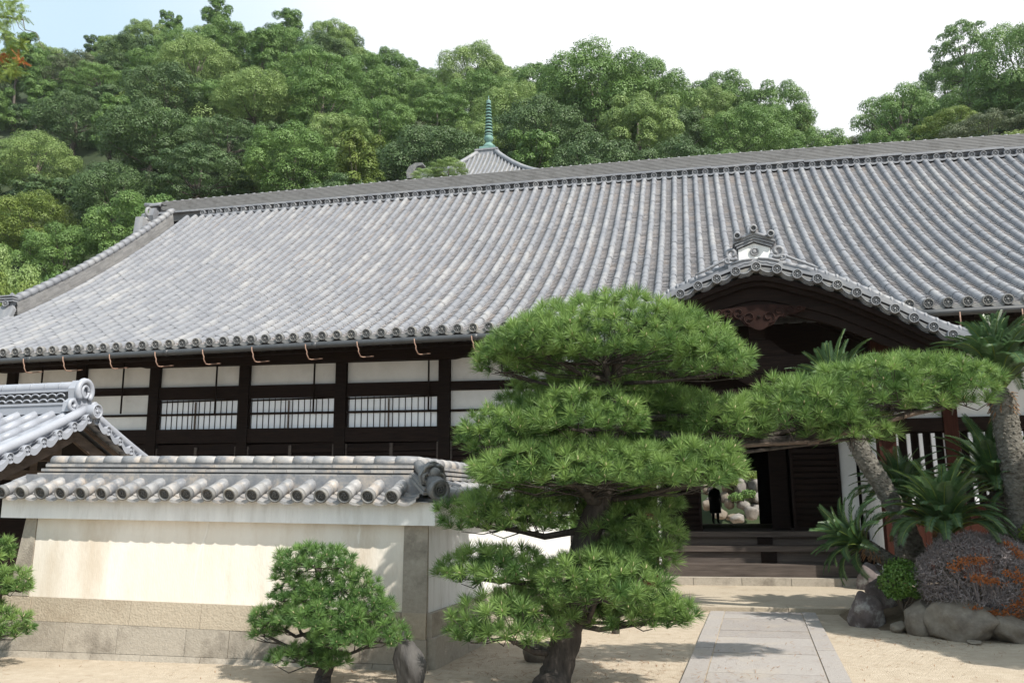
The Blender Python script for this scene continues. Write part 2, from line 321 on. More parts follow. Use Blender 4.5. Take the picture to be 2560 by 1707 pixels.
def cover_row(X, s0, s1, seg=.335, r=.088, n=6):
    k = max(1, int(round((s1-s0)/seg))); ss = np.linspace(s0, s1, k+1); th = np.linspace(0, math.pi, n+1)
    V = np.zeros((k, 2, n+1, 3))
    sg = rsag(X)
    jit = RNG.normal(0, .0025, (k, 2))
    for e in (0, 1):
        s = ss[:-1] if e == 0 else ss[1:]+.03
        Y, Z = rp(s); Y2, Z2 = rp(s+.05); dY = Y2-Y; dZ = Z2-Z; l = np.hypot(dY, dZ); dY /= l; dZ /= l
        rr = r*(1.035 if e == 0 else .96)
        for j, t in enumerate(th):
            V[:, e, j, 0] = X+jit[:, 0]+rr*math.cos(t)
            h = rr*math.sin(t)*1.12+.030*min(1, math.sin(t)*3)-.01+jit[:, 1]
            V[:, e, j, 1] = Y-dZ*h; V[:, e, j, 2] = Z+dY*h+sg*(s/ROOF_L)
    F = []
    for i in range(k):
        b = i*2*(n+1)
        F += [(b+j, b+j+1, b+n+1+j+1, b+n+1+j) for j in range(n)]
    rv = np.clip(RNG.normal(.5, .27, k), 0, 1)
    rm.addmany(V, F, np.repeat(rv, n), 0, True)
    # open lower lips
def pan_row(X, s0, s1, ex=.118, w_=.26, n=4):
    k = int((s1-s0)/ex); ss = s0+ex*np.arange(k+1); u = np.linspace(-.5, .5, n+1)
    V = np.zeros((k, 3, n+1, 3)); sg = rsag(X)
    for e in range(3):
        s = ss[:-1] if e != 1 else ss[1:]+.01
        Y, Z = rp(s); Y2, Z2 = rp(s+.05); dY = Y2-Y; dZ = Z2-Z; l = np.hypot(dY, dZ); dY /= l; dZ /= l
        hb = (.022, .000, -.004)[e]
        hj = RNG.normal(0, .003, k) if e == 0 else 0
        for j, uu in enumerate(u):
            h = hb+hj+.050*(2*uu)**2-.012
            V[:, e, j, 0] = X+uu*w_; V[:, e, j, 1] = Y-dZ*h; V[:, e, j, 2] = Z+dY*h+sg*(s/ROOF_L)
    F = []
    for i in range(k):
        b = i*3*(n+1)
        F += [(b+j, b+j+1, b+n+1+j+1, b+n+1+j) for j in range(n)]
        F += [(b+j+1, b+j, b+2*(n+1)+j, b+2*(n+1)+j+1) for j in range(n)]
    rv = np.clip(RNG.normal(.45, .28, k), 0, 1)
    rm.addmany(V, F, np.repeat(rv, 2*n), 1, False)
YV = 20.75; SV = float(np.interp(YV, _ys, _s))-.15
for i in range(I0, I1):
    X = X_OF(i); top = ROOF_L if i >= IV else max(.6, SV-(IV-i)*P*.75)
    cover_row(X, 0, top)
    pan_row(X+P/2, .02, top)
# a few slipped repairs stay inside the tile pattern; sheathing under the tiles
for (xa, xb, s1) in ((X_OF(IV), X_OF(I1)+.3, ROOF_L), (X_OF(I0), X_OF(IV), SV*.55)):
    ss = np.linspace(0, s1, 24); Y, Z = rp(ss); xg = np.linspace(xa, xb, 14)
    V = [(x, a, b-.07+rsag(x)*c/ROOF_L) for a, b, c in zip(Y, Z, ss) for x in xg]
    rm.add(V, [(14*k+j, 14*k+j+1, 14*k+j+15, 14*k+j+14) for k in range(len(ss)-1) for j in range(13)], 1, .2)
# rear slope
rm.add([(X_OF(IV), YR, ZR-.05), (X_OF(I1)+.3, YR, ZR-.05), (X_OF(I1)+.3, 39, 5.2), (X_OF(IV), 39, 5.2)], [(3, 2, 1, 0)], 0, .5)
roof = sub(rm.build('roof', [MAT['tile'], MAT['tile_pan']], hall), hall)
def crest(m, c, ax, R, depth=.06, mats=(0, 1), petals=8, n=16):
    """round end tile: rim, sunk face and a ring of bosses round a centre boss"""
    c = np.asarray(c, float); ax = np.asarray(ax, float); ax /= np.linalg.norm(ax)
    m.lathe([(R, -depth), (R, 0), (R*.97, .008), (R*.80, .008), (R*.77, -.012)], c, ax, n, mats[0])
    m.lathe([(R*.79, -.014), (R*.79, -.011)], c, ax, n, mats[1], .2, False)
    ref = np.array([0, 0, 1.]); a = np.cross(ref, ax); a /= np.linalg.norm(a); b = np.cross(ax, a)
    m.lathe([(R*.25, -.012), (R*.23, .0), (R*.1, .006)], c, ax, 8, mats[0], .55)
    for k in range(petals):
        t = 2*math.pi*k/petals
        m.lathe([(R*.14, -.012), (R*.12, -.002), (R*.05, .002)], c+R*.52*(math.cos(t)*a+math.sin(t)*b), ax, 5, mats[0], .5)
# eave end tiles: round crests and drip pans between
em = M()
for i in range(I0, I1):
    X = X_OF(i); crest(em, (X, YE-.055, ZE+.055+0*X), (0, -1, -.18), .098, .10, (0, 1), 6, 14)
    xs = np.linspace(-.5, .5, 7); V = []
    for e, (yy, zz) in enumerate(((YE-.03, ZE+.01), (YE-.03, ZE-.075), (YE+.15, ZE+.02))):
        for u in xs: V.append((X+P/2+u*.27, yy, zz+.055*(2*u)**2-(0 if e != 1 else .0)))
    em.add(V, [(j, 7+j, 8+j, j+1) for j in range(6)]+[(j, j+1, 15+j, 14+j) for j in range(6)], 0, random.random())
em.box(X_OF(I0), X_OF(I1), YE+.05, YE+.16, ZE-.16, ZE-.005, 1, .1)
em.build('eave_end_tiles', [MAT['tile_dark'], MAT['tile_face']], roof)
# main ridge: courses of flat tiles, round cap, row of crests beneath
gm = M()
XL, XR_ = -20.15, 18.6
def rz(X): return rsag(X)*1.0
nseg = 26; xs = np.linspace(XL, XR_, nseg+1)
lay = 9; zb, zt = 12.745, 13.21
for k in range(lay):
    z0 = zb+(zt-zb)*k/lay; z1 = z0+(zt-zb)/lay*.70; hw = .30-.004*k
    x = XL+random.random()*.3
    while x < XR_:
        x1 = min(x+random.uniform(.5, .9), XR_); s0 = rz((x+x1)/2); jj = random.uniform(-.003, .003)
        gm.add([(q_, y_, zz_+rz(q_)) for zz_ in (z0, z1) for (q_, y_) in ((x+.002, 28.4-hw+jj), (x1-.002, 28.4-hw+jj), (x1-.002, 28.4+hw), (x+.002, 28.4+hw))], [(3, 2, 1, 0), (4, 5, 6, 7), (0, 1, 5, 4), (1, 2, 6, 5), (2, 3, 7, 6), (3, 0, 4, 7)], 0, random.uniform(.35, .65)); x = x1
    for a, b in zip(xs[:-1], xs[1:]): gm.box(a, b, 28.4-hw+.06, 28.4+hw-.06, z1-.4+rz((a+b)/2) if k == 0 else z1-.012+rz((a+b)/2), z1+.02+rz((a+b)/2), 0, .0)
pts = [(x, 28.4, 13.215+rz(x)) for x in np.linspace(XL-.12, XR_, 60)]
gm.tube(pts, .085, 8, 1, .6)
for x in np.arange(XL+.1, XR_, P):      # cap joints
    gm.tube([(x-.035, 28.4, 13.218+rz(x)), (x+.035, 28.4, 13.218+rz(x))], .108, 8, 1, .9)
for (za, zb_) in ((12.665, 12.735),):     # pale bed course
    for a, b in zip(xs[:-1], xs[1:]): gm.box(a, b, 28.02, 28.6, za+rz(a), zb_+rz(a), 1, random.random()*.4+.5)
ridge_ = gm.build('ridge', [MAT['noshi'], MAT['tile']], roof)
cm_ = M()
for i in range(IV+2, I1):
    X = X_OF(i); s0 = rz(X); crest(cm_, (X, 27.93, 12.535+s0), (0, -1, -.12), .098, .16, (0, 1), 6, 14)
    xs_ = np.linspace(-.5, .5, 7); V = []
    for e, (yy, zz) in enumerate(((27.93, 12.45+s0), (27.93, 12.39+s0), (28.1, 12.47+s0))):
        for u in xs_: V.append((X+P/2+u*.26, yy, zz+.05*(2*u)**2))
    cm_.add(V, [(j, 7+j, 8+j, j+1) for j in range(6)]+[(j, j+1, 15+j, 14+j) for j in range(6)], 0, random.random())
cm_.box(X_OF(IV), X_OF(I1), 28.12, 28.5, 11.7, 12.6, 1, .1)
cm_.build('ridge_crest_tiles', [MAT['tile'], MAT['tile_face']], roof)
# descending ridge on the left verge
dm = M(); XV = -19.38
sv = np.linspace(SV, ROOF_L-.45, 34)
for k in range(8):
    w2 = .19-.010*k; h0 = -.01+.056*k
    for a, b in zip(sv[:-1], sv[1:]):
        Y0, Z0 = rp(a); Y1, Z1 = rp(b)
        dm.beam((XV, Y0, Z0+h0), (XV, Y1, Z1+h0), 2*w2, .048, (0, -.5, .85), 0, random.random())
for a in np.arange(SV-.1, ROOF_L-.35, .345):
    Y0, Z0 = rp(max(a, 0)); Y1, Z1 = rp(a+.375)
    dm.tube([(XV, Y0, Z0+.50), (XV, (Y0+Y1)/2, (Z0+Z1)/2+.50), (XV, Y1, Z1+.48)], [.140, .125, .102], 10, 1, random.random())
dm.build('descending_ridge', [MAT['noshi'], MAT['tile']], roof)
om = M(); Y0, Z0 = rp(SV)
om.prism([(-.24, -.35), (.24, -.35), (.27, .0), (.16, .14), (.26, .34), (.10, .42), (.0, .55), (-.10, .42), (-.26, .34), (-.16, .14), (-.27, 0)], (XV, Y0-.16, Z0+.15), (1, 0, 0), (0, .3, .95), (0, -1, .3), .10, 0, .5)
crest(om, (XV, Y0-.3, Z0+.33), (0, -1, 0), .10)
for k in range(3): om.box(XV-.25, XV+.25, Y0-.30-.02*k, Y0-.1, Z0+.38+.07*k, Z0+.42+.07*k, 0, .6)
om.build('descending_ridge_ornament', [MAT['tile'], MAT['tile_face']], roof)
# ornament on the gable end of the main ridge
om = M(); OX = -20.28; OY = 28.4; ZD = -.26
om.prism([(-.52, -.75), (.52, -.75), (.60, -.45), (.40, -.25), (.52, .05), (.42, .36), (.20, .46), (-.20, .46), (-.42, .36), (-.52, .05), (-.40, -.25), (-.60, -.45)], (OX, OY, 12.85), (0, 1, 0), (0, 0, 1), (-1, 0, 0), .22, 0, .75)
om.tube([(OX-.75, OY, 13.55), (OX-.35, OY, 13.475), (OX+.2, OY, 13.47)], [.075, .10, .115], 10, 0, .9)
om.box(OX-.3, OX+.12, OY-.36, OY+.36, 13.33, 13.39, 0, .6)
om.tube([(OX-.62, OY-.2, 12.93), (OX-.1, OY-.2, 12.93)], .18, 12, 0, .8)
om.tube([(OX-.72, OY-.35, 12.62), (OX-.1, OY-.35, 12.62)], .10, 10, 0, .35)
om.tube([(OX-.78, OY-.35, 12.40), (OX-.1, OY-.35, 12.40)], .10, 10, 0, .35)
om.tube([(OX-.95, OY-.5, 12.02), (OX-.1, OY-.5, 12.1)], .11, 10, 0, .7)
for t0 in (-.44,):
    sp = [(OX-.26, OY+t0+.18*math.cos(a)*(1-a/9), 13.02+.24*math.sin(a)*(1-a/9)) for a in np.linspace(-2.2, 5, 22)]
    om.tube(sp, .06, 6, 0, .85)
om.prism([(-.3, -.5), (.3, -.5), (.16, .2), (-.2, .34)], (OX-.22, OY-.55, 12.45), (0, 1, 0), (0, 0, 1), (-1, 0, 0), .35, 0, .85)
om.v = [v+np.array([0, 0, ZD]) for v in om.v]; om.build('ridge_end_ornament', [MAT['tile'], MAT['tile_face']], roof)
# gable wall under the verge and left hip slope (seen only from the side)
gw = M(); gw.add([(XV-.3, 20.2, 6.6), (XV-.3, 28.4, 12.6), (XV-.3, 36, 6.6)], [(0, 1, 2)], 0, .5)
gw.add([(X_OF(I0), YE, ZE), (XV-.3, 20.4, 6.9), (XV-.3, 36, 6.9), (X_OF(I0), 39, ZE)], [(0, 1, 2, 3)], 1, .5)
gw.build('gable_wall', [MAT['wood'], MAT['tile']], hall)
# soffit and rafters
sm_ = M()
sm_.add([(-24, 17.1, 5.06), (18.5, 17.1, 5.06), (18.5, 18.95, 5.72), (-24, 18.95, 5.72)], [(0, 1, 2, 3)], 0, .3)
x = -23.8
while x < 18.4:
    sm_.beam((x, 17.14, 4.99), (x, 18.95, 5.62), .085, .11, (0, 0, 1), 0, random.random()); x += .34
sm_.box(-24, 18.5, 18.18, 18.40, 5.10, 5.34, 0, .4)
sm_.build('rafters', MAT['wood'], hall)
# gutter with copper hooks
gt = M(); pts = [(x, 16.93, 5.005) for x in np.linspace(-24, -.9, 40)]; gt.tube(pts, .068, 10, 0, .5)
for x in np.arange(-22.5, -1, 3.6): gt.tube([(x-.05, 16.93, 5.005), (x+.05, 16.93, 5.005)], .074, 10, 0, .8)
gut = sub(gt.build('gutter', MAT['gutter'], hall), hall)
gt = M(); gt.tube([(x, 16.93, 5.02) for x in np.linspace(3.6, 18.4, 20)], .068, 10, 0, .5)
gut2 = sub(gt.build('gutter', MAT['gutter'], hall), hall)
for px, py in ((60, 912), (160, 895), (276, 890), (390, 882), (509, 876), (632, 868), (766, 862), (895, 850), (1038, 842), (1181, 838)):
    q = aty(px, py-10, 16.86); x = q[0]
    sm_ = M(); sm_.tube([(x-.02, 16.855, 5.02), (x-.01, 16.855, 4.93), (x+.02, 16.86, 4.86), (x+.015, 16.87, 4.80), (x+.06, 16.89, 4.70)], .0135, 5, 0, .5)
    sm_.tube([(x+.06, 16.89, 4.70), (x+.09, 16.95, 4.695), (x+.21, 17.25, 4.76)], .0125, 5, 0, .2)
    sm_.build('gutter_hook', MAT['copper'], gut)
for px in (2400, 2557):
    x = aty(px, 790, 16.86)[0]; sm_ = M()
    sm_.tube([(x, 16.855, 5.0), (x, 16.86, 4.80), (x-.02, 16.87, 4.68)], .0135, 5); sm_.tube([(x-.02, 16.87, 4.68), (x-.1, 17.1, 4.74)], .0125, 5)
    sm_.build('gutter_hook', MAT['copper'], gut2)
# ---- front wall
YW = 18.9
def zo(x, z): return z-.0150*(x+9)          # the long front drops very slightly to the right
POSTS = [-21.9, -19.7, -17.48, -15.40, -13.27, -10.81, -8.29, -5.74, -3.2, -.98]
for k, px in enumerate(POSTS):
    h = .135 if k >= 4 else .128
    m = M(); m.box(px-h, px+h, YW-.13, YW+.13, .1, 5.75, 0, random.random()); m.build('post', MAT['wood'], hall)
for px in (4.9, 7.4, 9.9):
    m = M(); m.box(px-.135, px+.135, YW-.13, YW+.13, .1, 5.75, 0, random.random()); m.build('post', MAT['wood_red'], hall)
def hb(z0, z1, xa, xb, y0, name='beam', mt='wood_h'):
    m = M(); V = []
    for yy in (y0, YW+.1):
        for (x, z) in ((xa, zo(xa, z0)), (xb, zo(xb, z0)), (xb, zo(xb, z1)), (xa, zo(xa, z1))): V.append((x, yy, z))
    m.add(V, [(0, 1, 2, 3), (7, 6, 5, 4), (0, 4, 5, 1), (1, 5, 6, 2), (2, 6, 7, 3), (3, 7, 4, 0)], 0, random.random()); return m.build(name, MAT[mt], hall)
hb(4.98, 5.78, -23.9, -.9, YW-.06)                        # wall plate
hb(4.27, 4.46, -23.9, -13.2, YW-.085); hb(4.13, 4.445, -13.19, -5.8, YW-.085); hb(4.22, 4.43, -5.79, -.98, YW-.085)
hb(3.735, 3.785, -23.9, -.98, YW-.072, 'rail')
hb(3.06, 3.40, -23.9, -.98, YW-.10)
hb(.95, 1.10, -23.9, -.98, YW-.12); 
# boat-shaped purlin over the three window bays and bracket beside it
def boat(xa, xb, z0, ztop, name):
    m = M(); top = []; bot = []
    n = 40
    for k in range(n+1):
        u = k/n; x = xa+(xb-xa)*u; d = min(x-xa, xb-x); c = min(1, d/.8)
        top.append((x, zo(x, ztop))); bot.append((x, zo(x, ztop-(ztop-z0)*math.sin(c*math.pi/2)**.7)))
    m.strip(top, bot, YW-.30, YW-.08, 0, .4); m.build(name, MAT['wood_h'], hall)
boat(-14.25, -4.75, 4.93, 5.32, 'bracket_beam'); boat(-18.5, -16.45, 4.92, 5.3, 'bracket')
# white plaster panels
def panel(xa, xb, z0, z1, name='plaster_panel', mt='plaster_hall', y=YW-.02):
    m = M(); m.add([(xa, y, zo(xa, z0)), (xb, y, zo(xb, z0)), (xb, y, zo(xb, z1)), (xa, y, zo(xa, z1)), (xa, y+.05, zo(xa, z0)), (xb, y+.05, zo(xb, z0)), (xb, y+.05, zo(xb, z1)), (xa, y+.05, zo(xa, z1))],
                   [(0, 1, 2, 3), (7, 6, 5, 4), (0, 4, 5, 1), (1, 5, 6, 2), (2, 6, 7, 3), (3, 7, 4, 0)], 0, random.random()); return m.build(name, MAT[mt], hall)
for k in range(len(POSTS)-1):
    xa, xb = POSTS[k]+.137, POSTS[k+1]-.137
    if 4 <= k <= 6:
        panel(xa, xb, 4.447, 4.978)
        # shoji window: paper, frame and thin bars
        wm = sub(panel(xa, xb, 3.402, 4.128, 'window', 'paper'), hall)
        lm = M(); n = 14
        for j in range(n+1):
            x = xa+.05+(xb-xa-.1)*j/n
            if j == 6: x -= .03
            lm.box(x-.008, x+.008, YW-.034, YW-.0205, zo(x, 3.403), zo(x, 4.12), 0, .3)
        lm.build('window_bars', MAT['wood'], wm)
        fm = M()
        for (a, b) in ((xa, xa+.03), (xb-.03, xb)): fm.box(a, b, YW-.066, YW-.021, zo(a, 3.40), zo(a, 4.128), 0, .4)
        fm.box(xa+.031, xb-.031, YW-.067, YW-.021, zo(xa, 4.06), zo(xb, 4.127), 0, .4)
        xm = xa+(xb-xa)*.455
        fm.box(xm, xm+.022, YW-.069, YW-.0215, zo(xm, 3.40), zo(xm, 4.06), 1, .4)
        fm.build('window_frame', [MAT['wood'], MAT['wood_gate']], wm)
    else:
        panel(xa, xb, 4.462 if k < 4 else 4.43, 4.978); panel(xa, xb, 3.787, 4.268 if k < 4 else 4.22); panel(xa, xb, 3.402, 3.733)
    # boarded sliding doors below
    dm_ = M(); dm_.box(xa, xb, YW-.03, YW+.03, 1.10, zo(xb, 3.05), 0, .2)
    nb = 2
    for j in range(nb):
        a = xa+(xb-xa)*j/nb+.04; b = xa+(xb-xa)*(j+1)/nb-.04; yy = YW-.05-.02*(j % 2)
        for z in np.arange(1.2, 2.9, .135): dm_.box(a, b, yy-.022, yy+.012, z, z+.10, 0, random.random())
        for (c, d) in ((a-.035, a), (b, b+.035)): dm_.box(c, d, yy-.03, yy+.015, 1.12, 3.0, 1, random.random())
    dm_.build('sliding_door', [MAT['wood_h'], MAT['wood_grey']], hall)
for x in (-16.51, -14.13, -11.53, -8.95, -6.10):
    m = M(); zb_ = 3.77 if x > -12 else 3.8; m.tube([(x, YW-.16, zo(x, zb_)), (x, YW-.16, 5.3)], .022, 6, 0, .3)
    if x > -7: m.tube([(x, YW-.16, zo(x, zb_)), (x+.1, YW-.16, zo(x, zb_)-.02), (x+.25, YW-.15, zo(x, zb_)-.03)], .014, 5, 0, .3)
    m.build('hanging_rod', MAT['wood'], hall)
# veranda under the front
m = M(); m.box(-23.5, -1.3, 17.75, YW-.14, .88, .96, 0, .4)
for x in np.arange(-23, -1.4, 2.1): m.box(x-.06, x+.06, 17.85, 17.97, 0, .879, 0, random.random())
m.build('veranda', MAT['wood_grey'], hall)
# right part of the front: beam, plaster, barred window, red-brown boards
m = M(); m.box(3.16, 14, YW-.1, YW+.1, 4.6, 5.76, 0, .3); m.build('beam', MAT['wood_h'], hall)
m = M(); m.box(3.16, 14, YW-.10, YW+.1, 2.97, 3.24, 0, .3); m.build('beam', MAT['wood_h'], hall)
m = M(); m.box(3.16, 14, YW-.02, YW+.04, 3.245, 4.597, 0, .4); m.build('plaster_panel', MAT['plaster_hall'], hall)
m = M(); m.box(3.16, 14, YW+.10, YW+.16, 1.5, 2.965, 0, .1); bw = sub(m.build('barred_window', MAT['wood'], hall), hall)
m = M()
for x in np.arange(3.86, 12.5, .232): m.box(x-.035, x+.035, YW-.06, YW+.0, 1.52, 2.93, 0, random.random())
m.build('window_bars', MAT['paper'], bw)
m = M(); m.box(3.16, 14, YW-.09, YW+.09, 1.36, 1.50, 0, .4); m.build('window_sill', MAT['wood_red'], bw)
m = M()
for x in np.arange(3.2, 13.9, .21): m.box(x, x+.205, YW-.05+random.uniform(-.004, .004), YW+.05, .12, 1.357, 0, random.random())
m.build('wainscot', MAT['wood_red'], hall)
# side and back walls, floors, ceiling of the interior
m = M()
m.box(-24, -23.9, YW, 37, 0, 6, 0); m.box(18.4, 18.5, YW, 37, 0, 6, 0); m.box(14, 18.4, YW-.02, YW+.05, 0, 5.7, 0)
m.box(-23.9, -.30, 36.95, 37.1, 0, 7, 0); m.box(2.12, 18.4, 36.95, 37.1, 0, 7, 0); m.box(-.30, 2.12, 36.95, 37.1, 2.86, 7, 0); m.box(-.30, 2.12, 36.95, 37.1, 0, .72, 0)
m.box(-2.8, -2.7, YW+.12, 36.9, 0, 5, 0); m.box(3.4, 3.5, YW+.2, 36.9, 0, 5, 0)
m.build('inner_wall', MAT['wood_h'], hall)
m = M(); m.box(-2.7, 3.4, 20.2, 36.94, .60, .72, 0); m.box(-2.7, 3.4, 17.62, 20.19, .86, 1.03, 0); m.build('floor', MAT['wood_grey'], hall)
m = M(); m.box(-23.8, 18.3, YW+.12, 36.9, 5.0, 5.1, 0); m.build('ceiling', MAT['wood'], hall)
# inner partition with the dark sliding leaf right of the far opening
m = M(); m.box(2.15, 3.39, 30, 30.08, .73, 4.9, 0); m.box(-2.69, -.35, 30, 30.08, .73, 4.9, 0); m.box(-.35, 2.15, 30, 30.08, 3.0, 4.9, 0); m.build('inner_partition', MAT['wood_h'], hall)
# ---- entrance porch
PC = 1.053
PROF = [(0, 0), (.12, -.010), (.348, -.065), (.675, -.176), (1.0, -.281), (1.313, -.41), (1.60, -.558), (1.90, -.72), (2.19, -.877), (2.46, -1.043), (2.75, -1.215), (3.05, -1.37), (3.35, -1.49)]
_px = [p_[0] for p_ in PROF]; _pz = [p_[1] for p_ in PROF]
def pz(dx): return float(np.interp(abs(dx), _px, _pz))
def pcurve(off, xm=3.35, n=60, thin=0.0):
    return [(PC+x, 5.614+off+thin*(abs(x)/3.35)+pz(x)) for x in np.linspace(-xm, xm, n)]
PYF = 15.0
m = M()
m.strip(pcurve(.02), pcurve(-.07), PYF+.10, 19.5, 1, .4)
# verge courses seen from the front
m.strip(pcurve(.115, 3.4), pcurve(.06, 3.4), PYF+.10, PYF+.55, 0, .85)
m.strip(pcurve(.185, 3.42), pcurve(.130, 3.42), PYF+.20, PYF+.60, 0, .35)
ln = np.linspace(-3.4, 3.4, 41)
for a, b in zip(ln[:-1], ln[1:]):
    m.tube([(PC+a, PYF+.35, 5.614+pz(a)+.215), (PC+b+.02, PYF+.35, 5.614+pz(b)+.215)], .062, 8, 0, random.random())
    if abs(a) > .9: m.tube([(PC+a-.02, PYF+.35, 5.614+pz(a)+.222), (PC+a+.02, PYF+.35, 5.614+pz(a)+.222)], .074, 8, 0, .95)
DX = [-3.17, -2.88, -2.605, -2.325, -2.045, -1.75, -1.60+.14, -1.336, -1.013, -.677, -.348, 0, .348, .673, .987, 1.29, 1.60, 1.90, 2.19, 2.46, 2.75, 3.02, 3.28]
DX = [0]+[s*d for d in (.348, .675, 1.0, 1.313, 1.61, 1.90, 2.185, 2.465, 2.75, 3.03, 3.29) for s in (1, -1)]
DX.sort()
for d in DX:
    crest(m, (PC+d, PYF, 5.614+pz(d)), (0, -1, -.05), .085, .12, (0, 2), 8, 18)
    m.tube([(PC+d, PYF+.02, 5.614+pz(d)), (PC+d, PYF+.5, 5.614+pz(d)+.02)], .075, 8, 0, random.random(), False)
for a, b in zip(DX[:-1], DX[1:]):       # drip pans between the crests
    for k in range(3):
        V = []; n = 8
        for e, yy in ((0, PYF+.02+.05*k), (1, PYF+.02+.05*k), (2, PYF+.45)):
            for j in range(n+1):
                u = j/n; x = PC+a+.05+(b-a-.10)*u; z = 5.614+pz(a)+(pz(b)-pz(a))*u-.030-.05*math.sin(math.pi*u)-.026*k+(.0 if e != 0 else .022)
                V.append((x, yy, z))
        m.add(V, [(j, n+1+j, n+2+j, j+1) for j in range(n)]+[(j, j+1, 2*(n+1)+j+1, 2*(n+1)+j) for j in range(n)]+[(n+1+j, 2*(n+1)+j, 2*(n+1)+j+1, n+2+j) for j in range(n)], 0, .5+.3*random.random())
pr = sub(m.build('porch_roof', [MAT['tile'], MAT['tile_dark'], MAT['tile_face']], hall), hall)
# curved boards under the verge
m = M(); m.strip(pcurve(-.125, 3.25), pcurve(-.21, 3.25), PYF+.12, PYF+.40, 0, .3); m.strip(pcurve(-.215, 3.2), pcurve(-.285, 3.2), PYF+.22, PYF+.5, 0, .5)
m.build('eave_board', MAT['wood_h'], pr)
m = M()
m.strip(pcurve(-.29, 3.1), pcurve(-.52, 3.1, thin=.10), PYF+.36, PYF+.46, 0, .5); m.strip(pcurve(-.525, 3.05, thin=.10), pcurve(-.70, 3.05, thin=.15), PYF+.40, PYF+.50, 0, .9)
m.build('bargeboard', MAT['wood_h'], pr)
m = M(); m.strip(pcurve(-.08, 3.2), pcurve(-.12, 3.2), PYF+.5, 18.8, 0, .2)
for k in range(9): 
    yy = PYF+.75+k*.36; m.strip(pcurve(-.121, 3.1, 30), pcurve(-.19, 3.1, 30), yy, yy+.07, 0, random.random())
m.build('porch_ceiling', MAT['wood'], pr)
# carved pendant
m = M(); cz = 4.80; yy = PYF+.30
left = [(0, .20), (.20, .19), (.45, .165), (.80, .12), (.775, .06), (.68, .045), (.60, .0), (.50, .005), (.44, -.04), (.34, -.03), (.29, -.09), (.24, -.16), (.13, -.20), (.07, -.24), (0, -.26)]
poly = [(-a, b) for a, b in left]+[(a, b) for a, b in reversed(left)][1:-1]
m.prism(poly, (PC+.02, yy, cz), (1, 0, 0), (0, 0, 1), (0, 1, 0), .07, 0, .8)
for sx in (-1, 1):
    for (cx, cy, R_) in ((.16, -.03, .10), (.34, .06, .085), (.52, .08, .07), (.67, .09, .05)):
        sp = [(PC+.02+sx*(cx+R_*(1-a/8)*math.cos(a)), yy-.01, cz+cy+R_*(1-a/8)*math.sin(a)) for a in np.linspace(-1.5, 5.5, 20)]
        m.tube(sp, .014, 5, 0, .9)
m.lathe([(.035, 0), (.03, .02), (.005, .025)], (PC+.02, yy-.002, cz-.02), (0, -1, 0), 10, 1)
m.build('carved_pendant', [MAT['wood_carved'], MAT['wood']], pr)
# tie beams, struts and bracket under the gable
m = M(); m.box(PC-2.35, PC+2.35, 15.85, 16.10, 3.86, 4.16, 0, .6); m.box(PC-2.35, PC+2.35, 15.9, 16.06, 3.45, 3.60, 0, .3)
m.prism([(-.62, 0), (.62, 0), (.42, .12), (.22, .30), (-.22, .30), (-.42, .12)], (PC, 15.88, 4.17), (1, 0, 0), (0, 0, 1), (0, 1, 0), .14, 0, .6)
m.box(PC-.14, PC+.14, 15.86, 16.08, 4.48, 5.3, 0, .3)
m.prism([(-.42, 0), (.42, 0), (.34, -.10), (.15, -.20), (-.15, -.20), (-.34, -.10)], (PC, 15.84, 3.84), (1, 0, 0), (0, 0, 1), (0, 1, 0), .2, 0, .6)
m.build('tie_beam', MAT['wood_h'], hall)
m = M(); m.box(PC-2.3, PC+2.3, 17.9, 18.0, 3.0, 5.2, 0, .3); m.build('transom', MAT['wood'], hall)
for x in (PC-2.05, PC+2.05):
    m = M(); m.box(x-.14, x+.14, 15.84, 16.12, .12, 4.6, 0, random.random()); m.build('porch_post', MAT['wood_red'], hall)
    m = M(); sx = 1 if x > PC else -1; xw = x-sx*.10
    m.box(xw-.03, xw+.03, 16.13, 18.0, .30, 3.4, 0, .5); m.build('side_wall', MAT['plaster'], hall)
    m = M(); m.box(xw-.045, xw+.045, 16.125, 18.0, .12, .297, 0, .5); m.build('side_sill', MAT['wood_red'], hall)
# steps
XA, XB = PC-1.98, PC+1.88
m = M(); m.box(XA-.2, XB+.2, 16.43, 18.8, .0, .155, 0, .4)
for k in range(5): m.box(XA-.2+k*.85, XA-.2+k*.85+.84, 16.40, 16.428, .10, .262, 0, random.random())
m.box(XA-.2, XB+.2, 16.43, 18.8, .155, .262, 0, .8); m.build('stone_sill', MAT['granite'], hall)
def step(y0, y1, z0, z1, blocks):
    m = M(); m.box(XA, XB, y0, y1, z1-.10, z1, 0, .6); m.box(XA, XB, y0+.06, y0+.10, z0, z1-.102, 0, random.random())
    for x in blocks: m.box(x-.14, x+.14, y0+.02, y0+.058, z0+.005, z1-.103, 1, .1)
    m.build('step', [MAT['wood_grey'], MAT['wood']], hall)
m = M(); m.box(XA-.06, XB+.06, 16.58, 17.22, .264, .475, 0, .7); m.build('step', MAT['wood_grey'], hall)
step(17.0, 17.62, .476, .785, (PC+.05, PC+1.8)); step(17.45, 17.9, .786, 1.034, (PC+.02,))
